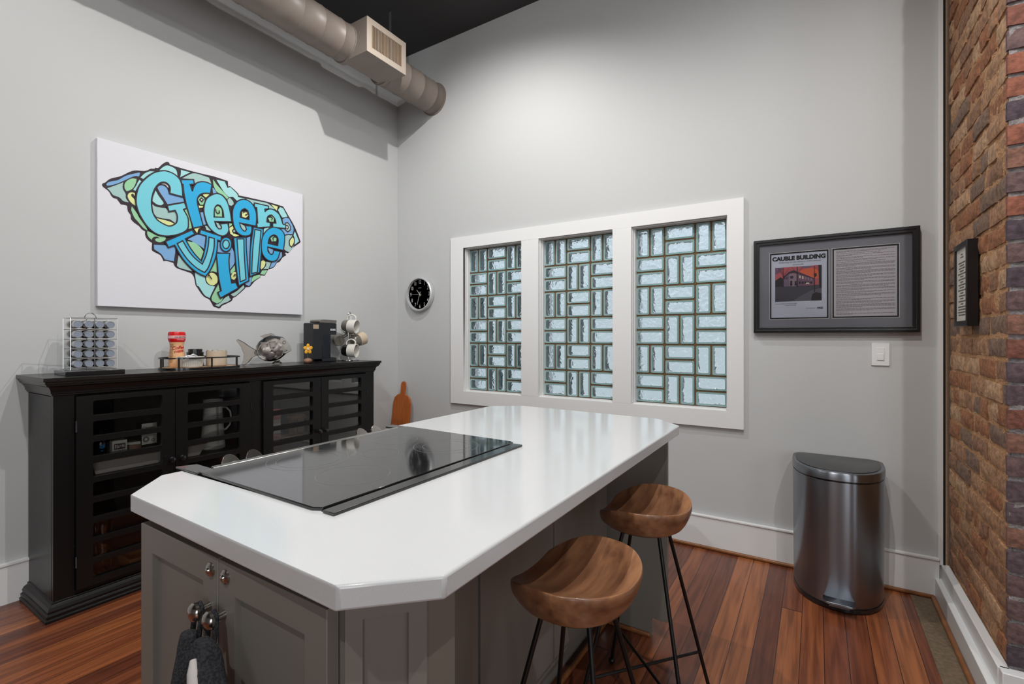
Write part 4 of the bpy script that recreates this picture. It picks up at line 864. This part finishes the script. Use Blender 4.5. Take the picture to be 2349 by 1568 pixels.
def make_mug(loc,rotm,label,ca,cb_):
    t=thing('mug',loc,label,'mug','two tone mugs on the mug tree'); t.rotation_euler=rotm
    S=lambda l:[(a*MS,b*MS) for a,b in l]
    obj('upper_body',MB().lathe(S([(.0372,.036),(.0385,.050),(.040,.084),(.0375,.084),(.036,.040),(.030,.008),(.0001,.006)]),n=36,cap=False),ca,t,local=True)
    obj('lower_body',MB().lathe(S([(.0001,.003),(.024,.003),(.026,0),(.0285,.0005),(.033,.010),(.0375,.0362)]),n=36,cap=False),cb_,t,local=True)
    obj('handle',MB().tube(smooth_poly([(a*MS,0,b*MS) for a,b in ((.036,.072),(.050,.075),(.060,.068),(.066,.057),(.066,.042),(.058,.028),(.046,.021),(.034,.022))],4,False),.006,12),ca,t,local=True); return t
def mugrot(axis,handle):
    z=Vector(axis).normalized(); x=Vector(handle); x=(x-z*x.dot(z)).normalized(); y=z.cross(x); return Matrix((x,y,z)).transposed().to_euler()
B0=Vector((.165,-.675,TOPZ)); RT=Vector((.846,.534,0)); TW=Vector((.79,-.61,0)); UP=Vector((0,0,1))
for r_o,t_o,z,axis,hd,lab,ca,cb_ in (
  (.012,.058,.262,RT-UP*.12+TW*.15,UP-RT*.35,'grey and white mug, topmost on the chrome mug tree',CERW,CERG),
  (.010,.060,.078,RT-UP*.05+TW*.1,UP-RT*.30,'black and white mug, lowest on the chrome mug tree',CERW,CERB),
  (-.080,.0,.160,-TW-RT*.25+UP*.15,RT+UP*.4,'grey bottomed mug on the left of the mug tree beside the coffee maker',CERG,CERG),
  (.074,-.005,.158,RT*.62-TW*.7+UP*.2,-RT+UP*.3,'cream mug with grey foot on the right of the chrome mug tree',CREAM,CERG),
  (.02,-.095,.235,-TW+UP*.3,RT*.6+UP,'pale mug half hidden at the back of the chrome mug tree',CERW,CERG)):
    ax_=axis.normalized(); make_mug(B0+RT*r_o+TW*t_o+UP*z-ax_*.054,mugrot(ax_,hd),lab,ca,cb_)
# ---------------- things inside the cabinet ----------------
SZ=.6305
bk=thing('ribbed_basket',(.25,-2.01,SZ),'long shallow white ribbed basket with a brown rim on the cabinet shelf','basket')
RIB=mat('white_ribbed_weave',(196,186,178),.8)
m=MB(); N_=11
for side in range(1):
    for i in range(N_):
        z0=.002+i*.0052; k=i/(N_-1); y0,y1=-.236-.012*k,.222+.03*k; x1=.052+.004*k
        m.box(x1-.004+(.0012 if i%2 else 0),x1+(.0012 if i%2 else 0),y0,y1,z0,z0+.0050)
        m.box(-.056,-.052,y0,y1,z0,z0+.005); m.box(-.052,x1-.004,y0,y0+.004,z0,z0+.005); m.box(-.052,x1-.004,y1-.004,y1,z0,z0+.005)
m.box(-.055,.05,-.234,.22,0,.003)
obj('basket_wall',m,RIB,bk,local=True,smooth=False)
b=MB().prism([(-.060,-.252),(.062,-.252),(.062,.256),(-.060,.256)],.059,.068,holes=[[(-.052,-.244),(.052,-.244),(.052,.248),(-.052,.248)]]); obj('rim',b,mat('brown_rim',(120,86,60),.6),bk,local=True,bevel=.002)
PAPW=mat('white_carton',(214,208,200),.6); BLU=mat('blue_print',(40,130,190),.5); DARKB=mat('dark_bottle_glass',(14,16,22),.12,coat=.6)
def itext(s,size,x,y,z,parent,material,nm,bold=0,sx=1):
    t=text(s,size,bold); m=MB(); m.merge(t,lambda v:Vector((x,y+v.x*sx,z+v.y))); return obj(nm,m,material,parent,smooth=False)
bo=thing('dark_bottle',(.15,-2.18,SZ),'dark bottle with a blue letter on its label, on the cabinet shelf','bottle')
obj('bottle_body',MB().lathe([(.0001,0),(.036,0),(.038,.004),(.038,.13),(.03,.15),(.014,.165),(.013,.20),(.0001,.20)],n=28),DARKB,bo,local=True)
itext('g',.052,.1895,-2.185,.738,bo,BLU,'label_lettering',.001)
hb=thing('printed_carton',(.17,-2.115,SZ),'pale square carton with a dark printed panel, beside the dark bottle on the cabinet shelf','box')
obj('carton',MB().box(-.025,.025,-.031,.031,0,.128),PAPW,hb,local=True,bevel=.001)
itext('HOUSE RED',.0105,.1956,-2.115,.706,hb,DGR,'carton_lettering',.0002); obj('printed_panel',MB().box(.0251,.0255,-.024,.024,.083,.112),DGR,hb,local=True,smooth=False)
m=MB(); r_=random.Random(8)
for i in range(6): y=-.02+i*.007; m.box(.0256,.0258,y,y+.004,.088+r_.uniform(0,.008),.100+r_.uniform(0,.008))
obj('panel_pattern',m,PAPW,hb,local=True,smooth=False)
pj=thing('peach_jar',(.21,-2.055,SZ),'short peach labelled jar on the cabinet shelf beside the pale carton','jar')
obj('jar_body',MB().lathe([(.0001,0),(.024,0),(.025,.003),(.025,.088),(.022,.094),(.0001,.094)],n=28),mat('peach_label',(206,160,128),.5),pj,local=True); obj('label_mark',MB().box(.0251,.0256,-.009,.009,.05,.076),DGR,pj,local=True,smooth=False)
wl=thing('white_tub',(.14,-2.03,SZ),'small white lidded tub behind the peach jar in the cabinet','tub')
obj('tub_body',MB().lathe([(.0001,0),(.034,0),(.037,.09),(.0001,.09)],n=28),mat('grey_tub',(120,116,112),.5),wl,local=True); obj('lid',MB().lathe([(.0001,.091),(.041,.091),(.041,.100),(.038,.103),(.0001,.103)],n=28),PAPW,wl,local=True)
cx_=thing('lettered_box',(.16,-1.985,SZ),'white fronted box with ring pattern, right of the peach jar inside the cabinet','box')
obj('box_body',MB().box(-.03,.03,-.036,.036,0,.195),BLKM,cx_,local=True,bevel=.001); obj('label_panel',MB().box(.0302,.0306,-.034,.034,.085,.195),PAPW,cx_,local=True,smooth=False)
itext('Chosen',.019,.1912,-1.987,.803,cx_,DGR,'box_lettering',.0003)
m=MB()
for (y,z,r) in ((-2.00,.742,.013),(-2.00,.742,.009),(-1.968,.735,.006)):
    a=MB(); p=[(y+r*math.cos(2*PI*k/24),z+r*math.sin(2*PI*k/24)) for k in range(24)]; a.ribbon(p,.003,0); m.merge(a,lambda v:Vector((.1913,v.x,v.y)))
obj('box_rings',m,DGR,cx_,smooth=False)
pt=thing('striped_pitcher',(.19,-1.665,SZ),'tall white pitcher with thin dark stripes behind the second cabinet door','pitcher')
obj('pitcher_body',MB().lathe([(.0001,0),(.058,0),(.063,.006),(.060,.06),(.054,.14),(.049,.22),(.050,.285),(.046,.285),(.045,.22),(.0001,.01)],n=40),CERW,pt,local=True)
obj('handle',MB().tube([(.0,.047,.235),(0,.075,.232),(0,.098,.205),(0,.105,.165),(0,.096,.125),(0,.075,.102),(0,.055,.098)],[.006,.005,.005,.005,.005,.005,.006],10),CERW,pt,local=True)
m=MB()
for z in (.196,.206,.02): m.lathe([(.0512 if z>.1 else .0625,z),(.0514 if z>.1 else .0627,z+.0015)],n=40,cap=False)
for a in (-.10,-.02,.06): 
    m.tube([((.0626-.0105*i/8-.001)*math.cos(a),(.0626-.0105*i/8-.001)*math.sin(a),.01+i*.03) for i in range(9)],.0009,6)
obj('stripes',m,DGR,pt,local=True)
# lower compartment: tumblers and a small wooden crate
BZ=.1255; tg=None
for i,(x,y,s,lab) in enumerate(((.24,-2.20,1.0,'tall clear tumbler stack at the left bottom of the cabinet'),(.17,-2.255,.8,'clear tumbler behind the tall tumbler stack in the cabinet bottom'),(.16,-2.14,.7,'short clear tumbler behind the crate in the cabinet bottom'))):
    t=thing('glass_tumbler',(x,y,BZ),lab,'glass','tumblers in the cabinet bottom')
    m=MB()
    for k in range(3 if i==0 else 1):
        z=k*.075; m.lathe([(.0001,z+.004),(.030*s,z+.004),(.031*s,z+.0),(.040*s,z+.12*s)],n=24,cap=False)
    obj('tumbler_wall',m,thin_glass('tumbler_glass',(.88,.86,.84),2.5) if i==0 else t_g,t,local=True,ang=60); t_g=t.children[0].data.materials[0]
wc=thing('wooden_crate',(.24,-2.06,BZ),'small pale wooden crate in the cabinet bottom','crate'); WC=mat('pale_wood',(176,128,80),.6,vary=(150,104,62),scale=8)
m=MB(); m.box(-.07,.07,-.055,-.047,0,.05); m.box(-.07,.07,.047,.055,0,.05); m.box(-.07,-.062,-.047,.047,0,.05); m.box(.062,.07,-.047,.047,0,.05); m.box(-.07,.07,-.055,.055,-.000,.006); obj('crate_sides',m,WC,wc,local=True,bevel=.001)
wp=thing('white_card',(.30,-2.255,BZ),'white folded card at the left end of the cabinet bottom','card'); m=MB(); b=MB().prism([(-.02,0),(.02,0),(.0,.045)],-.02,.02); m.merge(b,lambda v:Vector((v.z,v.x,v.y))); obj('folded_card',m,PAPW,wp,local=True)
pk=thing('pink_packet',(.27,-1.335,SZ),'pink and white packet behind the third cabinet door','packet'); obj('packet_body',MB().box(-.02,.02,-.03,.035,0,.195),mat('pink_packet',(206,120,112),.5),pk,local=True,bevel=.006); obj('packet_label',MB().box(.0202,.0206,-.026,.030,.04,.13),PAPW,pk,local=True,smooth=False)
br=thing('round_brush',(.2,-1.13,SZ),'round wooden dish brush behind the third cabinet door','brush'); obj('brush_block',MB().lathe([(.0001,.10),(.06,.10),(.064,.112),(.05,.125),(.0001,.13)],n=32),WC,br,local=True)
m=MB(); r_=random.Random(2)
for i in range(90): a=r_.uniform(0,2*PI); r=.052*math.sqrt(r_.random()); m.tube([(r*math.cos(a),r*math.sin(a),0),(r*.95*math.cos(a),r*.95*math.sin(a),.10)],.0016,4)
obj('bristles',m,mat('bristle',(150,130,104),.8),br,local=True,smooth=False).__setitem__('kind','stuff')
ss=thing('wooden_serving_board',(.24,-1.32,SZ),'thin pale board lying on the shelf behind the third cabinet door','board'); obj('board',MB().box(-.05,.05,-.02,.19,.0,.006),WC,ss,local=True,bevel=.002).location=(.0,.045,0)
# ---------------- mitts on the island knobs ----------------
WOOL=mat('charcoal_wool',(52,52,56),.98,bump=1,scale=240,dist=.004,vary=(26,26,30),detail=6,lo=.4,hi=.6)
def mitt(sections,mi_seed):
    """loft of flattened rings: (x, y, z, halfwidth, halfdepth)"""
    m=MB(); n=28; vs=[];fs=[]; S=[]
    for i in range(len(sections)-1):
        for k in range(4):
            f=k/4; S.append([sections[i][j]*(1-f)+sections[i+1][j]*f for j in range(5)])
    S.append(sections[-1])
    for (x,y,z,hw,hd) in S:
        for k in range(n):
            t=2*PI*k/n; px=x+hw*math.copysign(abs(math.cos(t))**.8,math.cos(t)); py=y+hd*math.copysign(abs(math.sin(t))**.8,math.sin(t))
            w_=noise.noise(Vector((px*22+mi_seed,py*22,z*16)))*.009; fo=.0035*math.sin(px*150+z*25+mi_seed)
            vs.append((px+w_*math.cos(t),py+(w_+fo)*math.sin(t)*.8,z+w_*.3))
    for i in range(len(S)-1):
        for k in range(n): fs.append((i*n+k,(i+1)*n+k,(i+1)*n+(k+1)%n,i*n+(k+1)%n))
    fs.append(tuple(range(n))); fs.append(tuple((len(S)-1)*n+k for k in range(n))[::-1]); return m.add(vs,fs)
def loop(x,z,s):
    return MB().tube([(x+.004,-2.680,z-.055),(x-.013,-2.666,z-.01),(x-.011,-2.664,z+.008),(x,-2.663,z+.0145),(x+.011,-2.664,z+.008),(x+.014,-2.667,z-.012),(x+.030,-2.682,z-.055)],[.005,.0045,.004,.004,.004,.0045,.005],8)
om=thing('oven_mitt',(2.18,-2.69,.45),'charcoal wool oven mitt hanging from the left lower door knob','oven mitt','pair of mitts on the island doors')
mb1=obj('mitt_body',mitt([(2.190,-2.688,.722,.004,.003),(2.188,-2.690,.718,.015,.010),(2.189,-2.692,.698,.021,.015),(2.196,-2.694,.67,.026,.019),(2.196,-2.696,.63,.031,.022),(2.192,-2.696,.56,.036,.024),(2.190,-2.694,.48,.042,.025),(2.190,-2.690,.44,.03,.012)],1.3),WOOL,om,ang=60)
obj('hanging_loop',loop(2.194,.760,1),WOOL,om)
om2=thing('oven_mitt',(2.29,-2.70,.43),'charcoal wool oven mitt with a pale lining, hanging from the right lower door knob','oven mitt','pair of mitts on the island doors')
mb2=obj('mitt_body',mitt([(2.256,-2.690,.735,.004,.003),(2.257,-2.694,.731,.015,.011),(2.264,-2.698,.712,.025,.018),(2.284,-2.702,.68,.036,.023),(2.302,-2.704,.64,.045,.026),(2.314,-2.704,.59,.052,.028),(2.318,-2.702,.50,.056,.029),(2.316,-2.696,.42,.04,.015)],5.1),WOOL,om2,ang=60)
obj('hanging_loop',loop(2.247,.760,1),WOOL,om2)
LIN=mat('pale_lining',(176,170,166),.8,bump=.4,scale=120)
m=MB().tube([(2.266,-2.7165,.712),(2.278,-2.7215,.698),(2.294,-2.727,.676),(2.312,-2.730,.645),(2.326,-2.731,.605),(2.334,-2.730,.56),(2.336,-2.729,.50)],[.005,.0095,.011,.011,.010,.009,.008],12); ln_=obj('lining',m,LIN,om2)
m=MB(); b=MB().box(-.009,.009,-.0008,.0008,-.017,.017); an=R(30)
m.merge(b,lambda v:Vector((2.301+v.x*math.cos(an)-v.z*math.sin(an)*-1*-1,-2.7425+v.y+v.z*.25,.672+v.x*math.sin(an)+v.z*math.cos(an)))); cl_=obj('care_label',m,mat('care_label',(206,202,198),.7),om2)

mb1.location=(.024,0,.016)
for o_ in (mb2,ln_,cl_): o_.location=(.030,-.004,.022)
